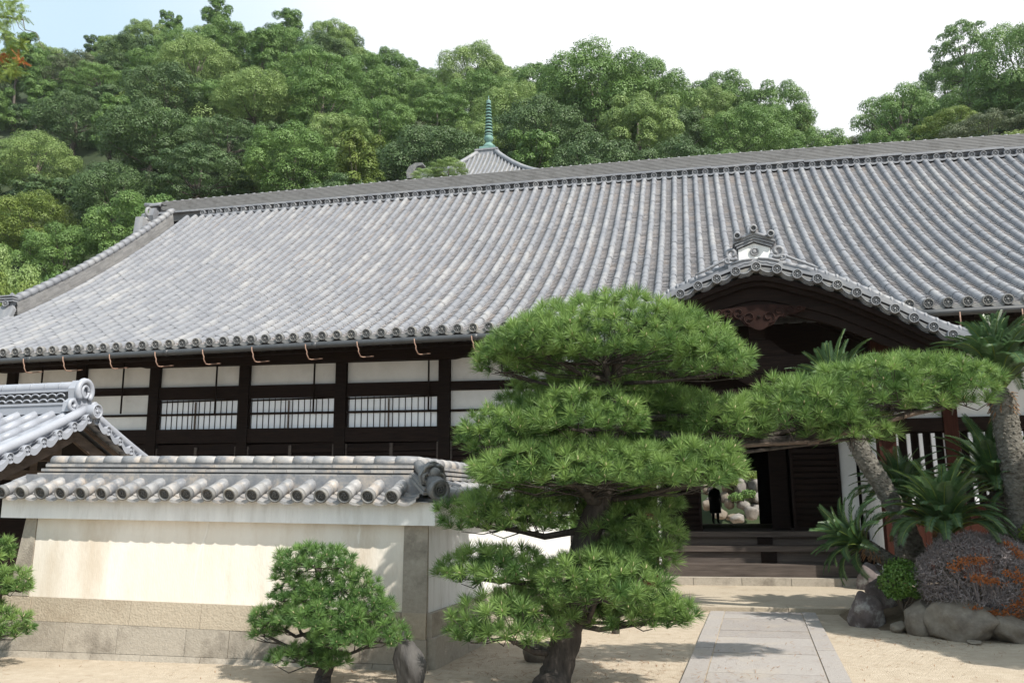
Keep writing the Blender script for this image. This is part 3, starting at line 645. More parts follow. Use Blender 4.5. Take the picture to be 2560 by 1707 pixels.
# louvred doors either side of the opening
for (xa, xb) in ((PC-1.95, PC-1.13), (PC+.62, PC+1.55)):
    m = M(); m.box(xa, xb, 18.02, 18.05, 1.036, 3.1, 1, .2)
    for z in np.arange(1.12, 3.0, .118): m.beam((xa+.05, 17.985, z+.05), (xb-.05, 17.985, z+.05), .05, .085, (0, -.5, 1), 0, random.random())
    for (c, d) in ((xa, xa+.05), (xb-.05, xb)): m.box(c, d, 17.94, 18.019, 1.036, 3.1, 0, random.random())
    m.box(xa+.051, xb-.051, 17.95, 18.019, 1.036, 1.11, 0, .4)
    m.build('louvred_door', [MAT['wood_h'], MAT['wood']], hall)
m = M(); m.box(PC+1.56, PC+1.86, 18.0, 18.05, 1.0, 3.1, 0, .5); m.build('side_wall', MAT['plaster_hall'], hall)
m = M(); m.box(PC-1.12, PC+.61, 18.6, 18.66, 2.85, 3.1, 0, .3); m.box(PC+.25, PC+.60, 18.5, 18.54, 1.035, 2.9, 0, .3); m.build('inner_partition', MAT['wood'], hall)
# ornament on the porch ridge
m = M(); ZB = 5.614+.175; yo = PYF+.16
m.prism([(-.27, 0), (.27, 0), (.27, .20), (0, .30), (-.27, .20)], (PC, yo+.03, ZB), (1, 0, 0), (0, 0, 1), (0, 1, 0), .25, 1, .5)
for k, (hw, z0) in enumerate(((.30, .205), (.33, .245), (.36, .285))):     # little roof courses
    m.prism([(-hw, z0), (0, z0+.115), (hw, z0), (hw, z0+.035), (0, z0+.150), (-hw, z0+.035)], (PC, yo-.02-.02*k, ZB), (1, 0, 0), (0, 0, 1), (0, 1, 0), .38, 0, .2)
for (dx, dz) in ((0, .53), (-.285, .41), (.285, .41)):
    m.tube([(PC+dx, yo-.10, ZB+dz), (PC+dx, yo+.5, ZB+dz)], .062, 10, 0, .2)
    m.lathe([(.068, 0), (.068, .03), (.042, .035), (.040, .012)], (PC+dx, yo-.10, ZB+dz), (0, -1, 0), 12, 0, .15); m.lathe([(.04, 0), (.04, .014)], (PC+dx, yo-.10, ZB+dz), (0, -1, 0), 10, 3)
for sx in (-1, 1):
    m.tube([(PC, yo-.05, ZB+.46), (PC+sx*.13, yo-.05, ZB+.415), (PC+sx*.25, yo-.05, ZB+.36)], .035, 6, 0, .25)
m.lathe([(.075, 0), (.075, .02), (.05, .03), (.05, .018)], (PC, yo+.025, ZB+.14), (0, -1, 0), 14, 0, .2); m.lathe([(.05, .018), (.03, .03), (.01, .034)], (PC, yo+.025, ZB+.14), (0, -1, 0), 12, 0, .1)
# scrolls and wings
sp0 = np.linspace(-2.4, 4.4, 26)
for sx in (-1, 1):
    m.tube([(PC+sx*(.39+.115*(1-(a+2.4)/10)*math.cos(a)), yo, ZB+.12+.115*(1-(a+2.4)/10)*math.sin(a)) for a in sp0], .036, 7, 0, .6)
    m.tube([(PC+sx*(.47+.055*(1-(a+2.4)/10)*math.cos(a)), yo-.02, ZB-.0+.055*(1-(a+2.4)/10)*math.sin(a)) for a in sp0], .022, 6, 0, .7)
    for k in range(5):
        d0 = .50+.08*k; zz = 5.614+pz(d0+.08)+.27-.012*k
        m.tube([(PC+sx*d0, yo-.01, zz+.085), (PC+sx*(d0+.05), yo-.02, zz+.045), (PC+sx*(d0+.13), yo-.02, zz+.012), (PC+sx*(d0+.22), yo-.02, zz-.03)], [.012, .03, .026, .012], 6, 0, .6+.3*random.random())
    m.tube([(PC+sx*.05, yo-.045, ZB-.005), (PC+sx*.22, yo-.045, ZB-.02), (PC+sx*.40, yo-.045, ZB-.075)], .020, 6, 0, .5)
    m.tube([(PC+sx*(.04+.05*j), yo-.06, ZB-.055-.0125*j+.012*math.cos(j*2.1)) for j in range(8)], .011, 5, 0, .8)
m.strip([(PC+x, ZB+.0+pz(x)*.9) for x in np.linspace(-.46, .46, 15)], [(PC+x, ZB-.125+pz(x)*.9) for x in np.linspace(-.46, .46, 15)], yo-.045, yo+.1, 0, .25)
m.build('ridge_ornament', [MAT['tile'], MAT['plaster'], MAT['tile_dark'], MAT['tile_face']], pr)
# ------------------------------------------------------------------ garden wall with tiled coping
wall = empty('garden_wall', (-5.2, 8.7, 0), 'cream plastered garden wall with tiled coping on a stone base turning a corner beside the pines', 'wall')
def wo(x): return -.0205*(x+5.2)          # coping falls slightly to the right
WX0, WX1, WF = -7.55, -2.77, 8.55
RD = np.array([.0557, 1., 0]); RD /= np.linalg.norm(RD); RN = np.array([RD[1], -RD[0], 0])     # return leg runs along RD, faces RN
def sheet(m, pts, mat=0, rnd=None): m.add(pts, [tuple(range(len(pts)))], mat, rnd)
def hexa(m, x0, x1, y0, y1, z0, z1, of=wo, mat=0, rnd=None, taper=0.0):
    V = []
    for z, e in ((z0, taper), (z1, 0)):
        for (x, y) in ((x0, y0-e), (x1, y0-e), (x1, y1), (x0, y1)): V.append((x, y, z+of(x)*min(1, max(0, z/.33))))
    m.add(V, [(3, 2, 1, 0), (4, 5, 6, 7), (0, 1, 5, 4), (1, 2, 6, 5), (2, 3, 7, 6), (3, 0, 4, 7)], mat, rnd)
m = M(); hexa(m, WX0+.14, WX1-.26, WF, WF+.34, .585, 1.47, mat=0, taper=.03); m.build('plaster_face', MAT['cream'], wall)
# old lime runs on the face
m = M()
def streak(pts, wd):
    V = []
    for (x, z), w_ in zip(pts, wd):
        e = .03*(1.47-z)/.885
        V += [(x-w_/2, WF-.003-e, z+wo(x)), (x+w_/2, WF-.003-e, z+wo(x))]
    m.add(V, [(2*k, 2*k+1, 2*k+3, 2*k+2) for k in range(len(pts)-1)], 0, .5)
streak([(-5.26, 1.44), (-5.27, 1.34), (-5.31, 1.20), (-5.35, 1.08), (-5.36, .95), (-5.37, .80), (-5.375, .60)], [.022, .016, .026, .034, .03, .02, .012])
streak([(-5.29, 1.22), (-5.30, 1.10), (-5.29, .95), (-5.295, .84)], [.010, .022, .018, .008])
streak([(-3.52, 1.44), (-3.51, 1.38), (-3.525, 1.32), (-3.52, 1.24)], [.012, .02, .03, .012])
m.build('lime_streaks', MAT['white_streak'], wall)
m = M(); hexa(m, WX1-.255, WX1, WF-.012, WF+.30, .562, 1.46, mat=0, rnd=.5, taper=.035); m.build('corner_post', MAT['granite'], wall)
m = M(); V = []
for z, x0 in ((.59, WX0-.12), (1.49, WX0)):
    for (x, y) in ((x0, WF-.01-(.035 if z < 1 else 0)), (WX0+.135, WF-.01-(.035 if z < 1 else 0)), (WX0+.135, WF+.34), (x0, WF+.34)): V.append((x, y, z+wo(x)))
m.add(V, [(3, 2, 1, 0), (4, 5, 6, 7), (0, 1, 5, 4), (1, 2, 6, 5), (2, 3, 7, 6), (3, 0, 4, 7)], 0, .3); m.build('end_post', MAT['granite'], wall)
m = M(); rr = random.Random(11)
def course(cuts, z0, z1, y0, tp, mat):
    for a, b in zip(cuts[:-1], cuts[1:]): hexa(m, a+.003, b-.003, y0+rr.uniform(-.006, .006), WF+.4, z0, z1, wo, mat, rr.random(), tp)
course([-7.74, -7.36, -6.1, -5.25, -4.42, -3.75, -3.03, -2.765], .335, .583, WF-.05, .025, 0)
course([-7.76, -6.88, -6.22, -5.4, -4.9, -4.1, -3.45, -2.755], .06, .332, WF-.075, .02, 1)
course([-7.9, -7.05, -6.5, -5.9, -5.2, -4.6, -3.9, -3.3, -2.74], -.05, .056, WF-.11, .03, 1)
# base under the return leg
for k, (a, b) in enumerate(((0, 1.0), (1.0, 2.2), (2.2, 3.5), (3.5, 5.0), (5.0, 7.0))):
    o = np.array([WX1, WF, 0])
    for z0, z1, e in ((-.05, .30, .10), (.302, .53, .06)):
        p0 = o+RD*(a+.004 if a else -.03)+RN*e; p1 = o+RD*(b-.004)+RN*e
        q0 = p0-RN*.3; q1 = p1-RN*.3
        V = [(*p[:2], z0) for p in (p0, p1, q1, q0)]+[(*p[:2], z1) for p in (p0, p1, q1, q0)]
        m.add(V, [(4, 5, 6, 7), (0, 1, 5, 4), (1, 2, 6, 5), (2, 3, 7, 6), (3, 0, 4, 7)], 1, rr.random())
m.build('stone_base', [MAT['granite_tan'], MAT['granite']], wall)
m = M(); o = np.array([WX1, WF, 0])
p0, p1 = o+RD*.02, o+RD*7.0; q0, q1 = p0-RN*.33, p1-RN*.33
V = [(*p[:2], .531) for p in (p0, p1, q1, q0)]+[(*p[:2], 1.40) for p in (p0, p1, q1, q0)]
m.add(V, [(4, 5, 6, 7), (0, 1, 5, 4), (1, 2, 6, 5), (2, 3, 7, 6), (3, 0, 4, 7)], 0, .5); m.build('return_face', MAT['plaster'], wall)
# plaster cornice below the tiles
m = M(); hexa(m, WX0-.27, WX1+.10, WF-.10, WF+.44, 1.438, 1.665, mat=0, rnd=.5)
p0, p1 = o+RD*(-.095)+RN*.10, o+RD*7.0+RN*.10; q0, q1 = p0-RN*.5, p1-RN*.5
V = [(*p[:2], 1.388) for p in (p0, p1, q1, q0)]+[(*p[:2], 1.612) for p in (p0, p1, q1, q0)]
V[0] = (WX1+.101, WF-.098, 1.389); V[4] = (WX1+.101, WF-.098, 1.611)
m.add(V, [(3, 2, 1, 0), (4, 5, 6, 7), (0, 1, 5, 4), (1, 2, 6, 5), (2, 3, 7, 6), (3, 0, 4, 7)], 0, .5)
m.build('cornice', MAT['plaster'], wall)
# tiles
m = M()
YRG = WF+.17
def cover(m, a, b, r, segs=2, mat=0, n=10, Rend=None, crestmats=(0, 1)):
    a = np.asarray(a, float); b = np.asarray(b, float); d = b-a
    for k in range(segs):
        p = a+d*(k/segs); q = a+d*((k+1)/segs+.03)
        m.tube([p, p+(q-p)*.5, q], [r*1.05, r, r*.93], n, mat, random.random(), True, True)
    ax = -d/np.linalg.norm(d); c = a+ax*.012
    m.lathe([(r*1.13, -.05), (r*1.13, 0), (r*1.08, .006), (r*.86, .006), (r*.82, -.014)], c, ax, 18, crestmats[0], random.random())
    m.lathe([(r*.84, -.016), (r*.84, -.012)], c, ax, 18, crestmats[1], .1, False)
    ref = np.array([0, 0, 1.]); aa = np.cross(ref, ax); aa /= np.linalg.norm(aa); bb = np.cross(ax, aa)
    for j in range(3):                     # three comma swirl
        t0 = 2*math.pi*j/3
        m.tube([c+ax*-.008+r*(.15+.42*u)*(math.cos(t0+2.4*u)*aa+math.sin(t0+2.4*u)*bb) for u in np.linspace(0, 1, 6)], [r*.13, r*.12, r*.10, r*.08, r*.06, r*.03], 5, crestmats[1], .9)
    m.tube([c+ax*-.009+r*.66*(math.cos(t)*aa+math.sin(t)*bb) for t in np.linspace(0, 2*math.pi, 19)], r*.05, 4, crestmats[1], .9, False)
pitch = .257; xs = np.arange(WX0-.15, WX1-.12, pitch)
for k, x in enumerate(xs):
    dz = wo(x)
    cover(m, (x, WF-.255, 1.722+dz), (x+.005, YRG-.06, 1.862+dz), .067, 2, 0, 10, None, (2, 1))
# pan tiles between, stepped
for x in np.arange(WX0-.15-pitch/2, WX1-.02, pitch):
    dz = wo(x); n = 8
    for k in range(4):
        ya, za = WF-.235+.10*k, 1.686+.040*k+dz; yb, zb_ = ya+.14, za+.030
        V = []
        for (yy, zz) in ((ya, za), (yb, zb_), (ya, za-.028)):
            for j in range(n+1):
                u = j/n-.5; V.append((x+u*.235, yy, zz+.045*(2*u)**2-.03))
        m.add(V, [(j, j+1, n+2+j, n+1+j) for j in range(n)]+[(j+1, j, 2*n+2+j, 2*n+3+j) for j in range(n)], 0, random.random())
# slab under the pans
hexa(m, WX0-.2, WX1+.05, WF-.17, WF+.5, 1.6655, 1.675, mat=0, rnd=.1)
hexa(m, WX0-.1, WX1-.1, WF+.03, WF+.31, 1.67, 1.93, mat=0, rnd=.05)
# return leg tiles
for d in np.arange(.22, 6.9, pitch):
    b = o+RD*d; cover(m, (*(b+RN*.255)[:2], 1.672), (*(b-RN*.11)[:2], 1.812), .067, 2, 0, 8, None, (2, 1))
for d in np.arange(.22+pitch/2, 6.9, pitch):
    n = 6
    for k in range(4):
        V = []
        for (e, zz) in ((.235-.10*k, 1.636+.040*k), (.095-.10*k, 1.666+.040*k), (.235-.10*k, 1.608+.040*k)):
            for j in range(n+1):
                u = j/n-.5; b = o+RD*(d+u*.235)+RN*e; V.append((b[0], b[1], zz+.045*(2*u)**2-.03))
        m.add(V, [(j, j+1, n+2+j, n+1+j) for j in range(n)]+[(j+1, j, 2*n+2+j, 2*n+3+j) for j in range(n)], 0, random.random())
p0, p1 = o+RN*.17, o+RD*7+RN*.17; q0, q1 = p0-RN*.5, p1-RN*.5
V = [(*p[:2], 1.615) for p in (p0, p1, q1, q0)]+[(*p[:2], 1.66) for p in (p0, p1, q1, q0)]
m.add(V, [(4, 5, 6, 7), (0, 1, 5, 4), (1, 2, 6, 5), (2, 3, 7, 6), (3, 0, 4, 7)], 0, .1)
cop = sub(m.build('coping', [MAT['tile_wall'], MAT['tile_face'], MAT['tile_dark']], wall), wall)
# ridge of the coping: three flat courses and a round cap, both legs
m = M(); XR1 = WX1-.19
for k, (z, hw) in enumerate(((1.915, .135), (1.966, .122), (2.017, .108))):
    x = WX0+.07-.04*(2-k)+.05
    while x < XR1:
        x1 = min(x+random.uniform(.20, .42), XR1)
        if XR1-x1 < .12: x1 = XR1
        hexa(m, x+.002, x1-.002, YRG-hw+random.uniform(-.004, .004), YRG+hw, z, z+.030+random.uniform(0, .003), mat=0, rnd=random.random()); x = x1
    hexa(m, WX0+.1, XR1, YRG-hw+.045, YRG+hw-.045, z+.028, z+.052, mat=1, rnd=0.)
    d = 0.0
    while d < 6.9:
        d1 = min(d+random.uniform(.22, .42), 6.95); c = np.array([XR1, YRG, 0])
        p0, p1 = c+RD*d+RN*hw, c+RD*d1+RN*hw; q0, q1 = c+RD*d-RN*hw, c+RD*d1-RN*hw
        V = [(*p[:2], z-.05) for p in (p0, p1, q1, q0)]+[(*p[:2], z-.05+.034) for p in (p0, p1, q1, q0)]
        m.add(V, [(4, 5, 6, 7), (0, 1, 5, 4), (1, 2, 6, 5), (2, 3, 7, 6), (3, 0, 4, 7)], 0, random.random()); d = d1
x = WX0+.14
while x < XR1-.01:
    x1 = min(x+.235, XR1); r_ = random.random()
    m.tube([(x, YRG, 2.083+wo(x)), ((x+x1)/2, YRG, 2.083+wo(x)), (x1+.012, YRG, 2.083+wo(x1))], [.0655, .063, .0595], 12, 0, r_); x = x1
for d in np.arange(0, 6.8, .235):
    c = np.array([XR1, YRG, 0]); a = c+RD*d; b = c+RD*(d+.247)
    m.tube([(*a[:2], 2.035), (*b[:2], 2.033)], [.0655, .060], 10, 0, random.random())
m.build('coping_ridge', [MAT['tile_wall'], MAT['tile_face']], cop)
# hip at the corner with its demon-face end tile and large crest
m = M(); ca = np.array([XR1, YRG, 2.02]); cb = np.array([WX1+.185, WF-.185, 1.74]); dd = cb-ca; hd = dd/np.linalg.norm(dd)
m.tube([ca+hd*.03, ca+hd*.2, ca+hd*.34], [.066, .064, .062], 10, 0, .4)
for k in range(2): m.beam(ca+hd*.02-np.array([0, 0, .075+.04*k]), ca+hd*.42-np.array([0, 0, .075+.04*k]), .21+.03*k, .032, (0, 0, 1), 0, .5+.3*k)
m.tube([ca+hd*.36, cb-hd*.02], [.088, .092], 12, 0, .1)
m.lathe([(.105, -.10), (.108, 0), (.102, .008), (.078, .008), (.074, -.012)], cb, hd*np.array([1, 1, .25]), 20, 0, .15); m.lathe([(.076, -.014), (.076, -.010)], cb, hd*np.array([1, 1, .25]), 18, 1, .2, False)
ax = hd*np.array([1, 1, .25]); ax /= np.linalg.norm(ax); aa = np.cross((0, 0, 1.), ax); aa /= np.linalg.norm(aa); bb = np.cross(ax, aa)
m.lathe([(.052, -.01), (.05, -.004), (.042, -.004), (.04, -.01)], cb, ax, 14, 1, .8)
for j in range(3):
    m.tube([cb-ax*.006+(.008+.028*u)*(math.cos(2.1*j+2.4*u)*aa+math.sin(2.1*j+2.4*u)*bb) for u in np.linspace(0, 1, 5)], [.010, .009, .007, .006, .003], 5, 1, .9)
oc = ca+hd*.36+np.array([0, 0, .075])
m.prism([(-.13, -.12), (.13, -.12), (.15, -.03), (.10, .06), (.05, .10), (0, .115), (-.05, .10), (-.10, .06), (-.15, -.03)], oc, aa, bb, ax, .05, 0, .1)
m.lathe([(.062, .0), (.055, .055), (.025, .085), (.002, .09)], oc+ax*.045, ax, 12, 0, .2)
for sx in (-1, 1):
    m.tube([oc+ax*.06+aa*sx*(.075+.042*(1-a/8)*math.cos(a))+bb*(-.045+.042*(1-a/8)*math.sin(a)) for a in np.linspace(-2, 4.6, 18)], .016, 6, 0, .5)
    m.tube([oc+ax*.06+aa*sx*u[0]+bb*u[1] for u in ((.02, .07), (.06, .075), (.10, .05), (.115, .0))], [.018, .02, .016, .008], 6, 0, .6)
    m.lathe([(.018, 0), (.012, .014)], oc+ax*.10+aa*sx*.026+bb*.015, ax, 8, 0, .7)
m.tube([oc+ax*.11+aa*x_+bb*(-.035+.2*abs(x_)) for x_ in (-.05, -.02, 0, .02, .05)], .009, 5, 1, .5)
m.build('corner_ornament', [MAT['tile_dark'], MAT['tile_face']], cop)
# ------------------------------------------------------------------ roofed gate at the left
GX = -8.5; GY, GZ = 10.62, 2.86
gate = empty('roofed_gate', (-10.4, GY, 0), 'small timber gate with pale silver tiled gable roof behind the end of the garden wall', 'gate')
GF = (9.0, 2.13); GB = (12.24, 2.13)
def gline(u, back):       # u 0 at apex .. 1 at eave, slightly hollow
    e = GB if back else GF; return GY+(e[0]-GY)*u, GZ+(e[1]-GZ)*(u+.12*u*(1-u))
m = M(); GP = .29
for back in (0, 1):
    for k in range(17):
        x = GX-.25-k*GP
        for s_ in range(5):
            ua, ub = s_/5, (s_+1)/5+.02; ya, za = gline(ub, back); yb, zb_ = gline(ua, back)
            m.tube([(x, ya, za+.085), (x, yb, zb_+.085)], [.073, .066], 9, 0, random.random())
        ya, za = gline(1.0, back); crest(m, (x, ya+(-.02 if not back else .02), za+.08), (0, -1 if not back else 1, -.3), .078, .05, (0, 0), 3, 14)
    for k in range(18):
        x = GX-.105-k*GP; n = 6
        for s_ in range(9):
            ua, ub = s_/9, (s_+1)/9; ya, za = gline(ub, back); yb, zb_ = gline(ua, back); V = []
            for (yy, zz) in ((ya, za+.02), (yb, zb_), (ya, za-.01)):
                for j in range(n+1):
                    u = j/n-.5; V.append((x+u*.26, yy, zz+.05*(2*u)**2+.0))
            m.add(V, [(j, j+1, n+2+j, n+1+j) for j in range(n)]+[(j+1, j, 2*n+2+j, 2*n+3+j) for j in range(n)], 0, random.random())
    V = [(x, *gline(u, back)) for u in (0, .5, 1) for x in (GX-.02, GX-5.2)]; V = [(a, b, c-.05) for a, b, c in V]
    m.add(V, [(0, 1, 3, 2), (2, 3, 5, 4)], 0, .3)
    # verge tiles: scalloped pans and crests facing out of the gable
    for k in range(6):
        u = (k+.30)/6.0; y_, z_ = gline(u, back); crest(m, (GX+.05, y_, z_+.0), (1, 0, 0), .072, .16, (0, 0), 3, 14)
        u2 = (k+.80)/6.0; y2, z2 = gline(u2, back); n = 8; V = []
        y3, z3 = gline(u2-.062, back); y4, z4 = gline(u2+.062, back)
        for (xx, dz) in ((GX+.06, .03), (GX+.06, -.055), (GX-.14, .06)):
            for j in range(n+1):
                t = j/n; V.append((xx, y3+(y4-y3)*t, z3+(z4-z3)*t+dz-.055*math.sin(math.pi*t)))
        m.add(V, [(j, j+1, n+2+j, n+1+j) for j in range(n)]+[(j+1, j, 2*n+2+j, 2*n+3+j) for j in range(n)], 0, random.random())
    ya, za = gline(1.05, back); yb, zb_ = gline(.0, back)
    m.tube([(GX-.06, *[q+(.12 if i else 0) for i, q in enumerate(gline(u, back))]) for u in np.linspace(.03, 1.03, 8)], .068, 9, 0, .8)
groof = sub(m.build('roof', MAT['tile_new'], gate), gate)
m = M()
m.tube([(x, GY, GZ+.445) for x in np.linspace(GX-.22, GX-5.2, 22)], .072, 10, 0, .7)
for x in np.arange(GX-.5, GX-5, -.24): m.tube([(x-.008, GY, GZ+.446), (x+.008, GY, GZ+.446)], .0745, 10, 0, .1)
m.box(GX-5.2, GX-.28, GY-.125, GY+.125, GZ+.05, GZ+.17, 0, .3); m.box(GX-5.2, GX-.30, GY-.14, GY+.14, GZ+.172, GZ+.205, 0, .7)
m.box(GX-5.2, GX-.28, GY-.13, GY+.13, GZ+.36, GZ+.395, 0, .6); m.box(GX-5.2, GX-.32, GY-.075, GY+.075, GZ+.206, GZ+.359, 1, .1)
for row in range(2):
    for k in range(34):
        x = GX-.42-k*.14
        m.tube([(x+.07*math.cos(t), GY-.115, GZ+.213+.075*row+.05*math.sin(t)) for t in np.linspace(0, math.pi, 7)], .012, 5, 0, .6)
m.build('ridge', [MAT['tile_new'], MAT['tile_face']], groof)
m = M()
m.prism([(-.26, 0), (.26, 0), (.24, .14), (.15, .20), (.17, .34), (.09, .46), (-.09, .46), (-.17, .34), (-.15, .20), (-.24, .14)], (GX-.26, GY, GZ+.06), (0, 1, 0), (0, 0, 1), (1, 0, 0), .12, 0, .7)
m.tube([(GX-.12, GY+.14*math.cos(t), GZ+.37+.15*math.sin(t)) for t in np.linspace(-.9, math.pi+.9, 18)], .045, 7, 0, .8)
m.tube([(GX-.11, GY+.065*math.cos(t), GZ+.36+.085*math.sin(t)) for t in np.linspace(0, 2*math.pi, 18)], .022, 6, 0, .6)
for sy in (-1, 1): m.tube([(GX-.12, GY+sy*(.22+.07*(1-a/9)*math.cos(a)), GZ+.16+.07*(1-a/9)*math.sin(a)) for a in np.linspace(-2, 4.5, 16)], .03, 6, 0, .75)
crest(m, (GX+.12, GY, GZ+.075), (1, 0, 0), .105, .3, (0, 0), 3, 18); m.tube([(GX-.2, GY, GZ+.08), (GX+.10, GY, GZ+.075)], .09, 12, 0, .8)
m.build('ridge_end_ornament', MAT['tile_new'], groof)
for back in (0, 1):
    m = M(); pts = [gline(u, back) for u in np.linspace(0, 1.08, 8)]
    for xo, zo_, th in ((GX-.10, -.09, .05), (GX-.22, -.17, .17)):
        V = []
        for (y_, z_) in pts: V += [(xo, y_, z_+zo_), (xo, y_, z_+zo_-th), (xo-.055, y_, z_+zo_), (xo-.055, y_, z_+zo_-th)]
        Fc = []
        for k in range(7):
            b = 4*k; Fc += [(b, b+1, b+5, b+4), (b+2, b+6, b+7, b+3), (b, b+4, b+6, b+2), (b+1, b+3, b+7, b+5)]
        Fc.append((28, 29, 31, 30)); m.add(V, Fc, 0, random.random())
    m.build('bargeboard', MAT['wood_gate'], gate)
m = M(); m.box(GX-1.0, GX-.86, 9.3, 11.95, 1.98, 2.12, 0, .3); m.box(GX-4.6, GX-.5, GY-.10, GY+.10, 2.25, 2.45, 0, .3); m.box(GX-1.0, GX-.86, GY-.07, GY+.07, 2.12, 2.8, 0, .5); m.build('beam', MAT['wood_gate'], gate)
for y_ in (9.75, 11.5):
    m = M(); m.box(GX-1.02, GX-.84, y_-.09, y_+.09, 0, 2.2, 0, random.random()); m.build('post', MAT['wood_gate'], gate)
m = M(); m.box(GX-5, GX-.95, 10.5, 10.6, 0, 2.2, 0, .2); m.box(GX-.97, GX-.90, 9.84, 11.4, 0, 1.97, 0, .2)
m.add([(GX-.3, GY, GZ-.16), (GX-.3, 9.1, 2.12), (GX-5, 9.1, 2.12), (GX-5, GY, GZ-.16), (GX-.3, 12.15, 2.12), (GX-5, 12.15, 2.12)], [(0, 1, 2, 3), (0, 3, 5, 4)], 0, .2)
m.build('gate_door', MAT['wood'], gate)
# ------------------------------------------------------------------ pagoda behind the hall
PY = 66.0; q = aty(1222, 378, PY); px_, pzb = q[0], q[2]
pag = empty('pagoda', (px_, PY, 0), 'pagoda with curved tiled roof and tall green ringed bronze finial showing above the hall ridge', 'pagoda')
SCL = PY/2145.0*1.03
m = M()
def pround(r, h): return (r*SCL, h*SCL)
m.lathe([pround(17, 0), pround(15, 6), pround(9, 13), pround(5, 15), pround(9, 18), pround(12.3, 24), pround(12.3, 30), pround(9, 35), pround(4, 37), pround(3, 38)], (px_, PY, pzb+8*SCL), (0, 0, 1), 14, 0, .5)
m.box(px_-21*SCL, px_+21*SCL, PY-21*SCL, PY+21*SCL, pzb-1*SCL, pzb+6*SCL, 1, .5); m.box(px_-19*SCL, px_+19*SCL, PY-19*SCL, PY+19*SCL, pzb-5*SCL, pzb-1*SCL, 1, .3)
m.tube([(px_, PY, pzb+20*SCL), (px_, PY, pzb+150*SCL)], [3.2*SCL, 2*SCL], 8, 2, .3)
m.lathe([pround(1, 0), pround(6, 3), pround(6.5, 7), pround(2, 11), pround(1.4, 13), pround(.3, 24)], (px_, PY, pzb+135*SCL), (0, 0, 1), 10, 0, .8)
fin = sub(m.build('finial', [MAT['verdigris'], MAT['verdigris'], MAT['tile_face']], pag), pag)
for k in range(11):
    m = M(); r = 11.4-.47*k; z = 46+9.0*k
    m.lathe([pround(r*.3, 2.6), pround(r*.85, 2.0), pround(r, .2), pround(r, -2.4), pround(r*.9, -2.6), pround(r*.3, -.6)], (px_, PY, pzb+z*SCL), (0, 0, 1), 14, 0, random.random()); m.build('finial_ring', MAT['verdigris'], fin)
m = M(); HW = 5.6
def proofz(t): return -(6.7*t-1.9*t*t)       # t 0..1 from peak to eave
zt_ = pzb-5*SCL
def prf(t, a): # a: position across face -1..1
    return (a*(.66+HW*t), -(.66+HW*t), zt_-.25+proofz(t)+.18*t*abs(a)**3)
rots = [lambda v: v, lambda v: (-v[1], v[0], v[2]), lambda v: (-v[0], -v[1], v[2]), lambda v: (v[1], -v[0], v[2])]
ts = np.linspace(0, 1, 14)
for R_ in rots:
    V = []
    for t in ts:
        for a in np.linspace(-1, 1, 9): V.append(np.array(R_(prf(t, a)))+np.array([px_, PY, 0]))
    m.add(V, [(k*9+j, (k+1)*9+j, (k+1)*9+j+1, k*9+j+1) for k in range(13) for j in range(8)], 0, .2)
for R_ in rots[:1]+rots[1:2]+rots[3:]:
    for x in np.arange(-HW, HW, .36):
        t0 = max(0, (abs(x)-.66)/HW)
        pts = []
        for t in np.linspace(t0, 1, 9):
            w_ = .66+HW*t; v = prf(t, np.clip(x/w_, -1, 1)); pts.append(np.array(R_((x, v[1], v[2]+.05)))+np.array([px_, PY, 0]))
        if t0 < .97: m.tube(pts, .095, 6, 1, .9)
for sx, sy in ((-1, -1), (1, -1), (1, 1), (-1, 1)):
    pts = [np.array([px_+sx*(.66+HW*t), PY+sy*(.66+HW*t), zt_-.25+proofz(t)+.18*t+.15]) for t in ts]; m.tube(pts, .20, 7, 1, .8)
m.box(px_-.9, px_+.9, PY-.9, PY+.9, zt_-.55, zt_, 1, .6); m.box(px_-.98, px_+.98, PY-.98, PY+.98, zt_-.12, zt_+.02, 1, 1.)
m.build('roof', [MAT['tile_dark'], MAT['tile']], pag)
m = M(); m.box(px_-3.6, px_+3.6, PY-3.6, PY+3.6, 0, zt_+proofz(1)+.6, 0, .4); m.build('body', MAT['wood'], pag)
# a neighbouring hall whose hooked ridge end just shows
q = aty(1035, 432, 56); sh = empty('side_hall', (q[0]+3, 56, 0), 'distant tiled roof ridge with dark hooked end tile left of the pagoda', 'temple building')
m = M(); x0 = q[0]
m.box(x0, x0+3.2, 55.7, 56.3, q[2]-1, q[2]+.05, 0, .5); m.add([(x0-.2, 53, q[2]-4), (x0+3.4, 53, q[2]-4), (x0+3.4, 56, q[2]-.5), (x0-.2, 56, q[2]-.5), (x0-.2, 59, q[2]-4), (x0+3.4, 59, q[2]-4)], [(0, 1, 2, 3), (3, 2, 5, 4)], 0, .6)
m.tube([(x0+.1*k, 56, q[2]+.13) for k in range(0, 33, 8)], .12, 8, 0, .8)
m.build('roof', MAT['tile'], sh)
m = M(); m.prism([(.35, -.5), (.30, .1), (.45, .35), (.9, .45), (.85, .6), (.3, .62), (-.15, .4), (-.35, .0), (-.3, -.5)], (x0-.1, 55.6, q[2]-.05), (1, 0, 0), (0, 0, 1), (0, 1, 0), .7, 0, .1)
m.build('ridge_end_tile', MAT['tile_dark'], sh)
m = M(); m.box(x0+.3, x0+2.9, 54, 58, 0, q[2]-2.8, 0, .4); m.build('wall', MAT['wood'], sh)
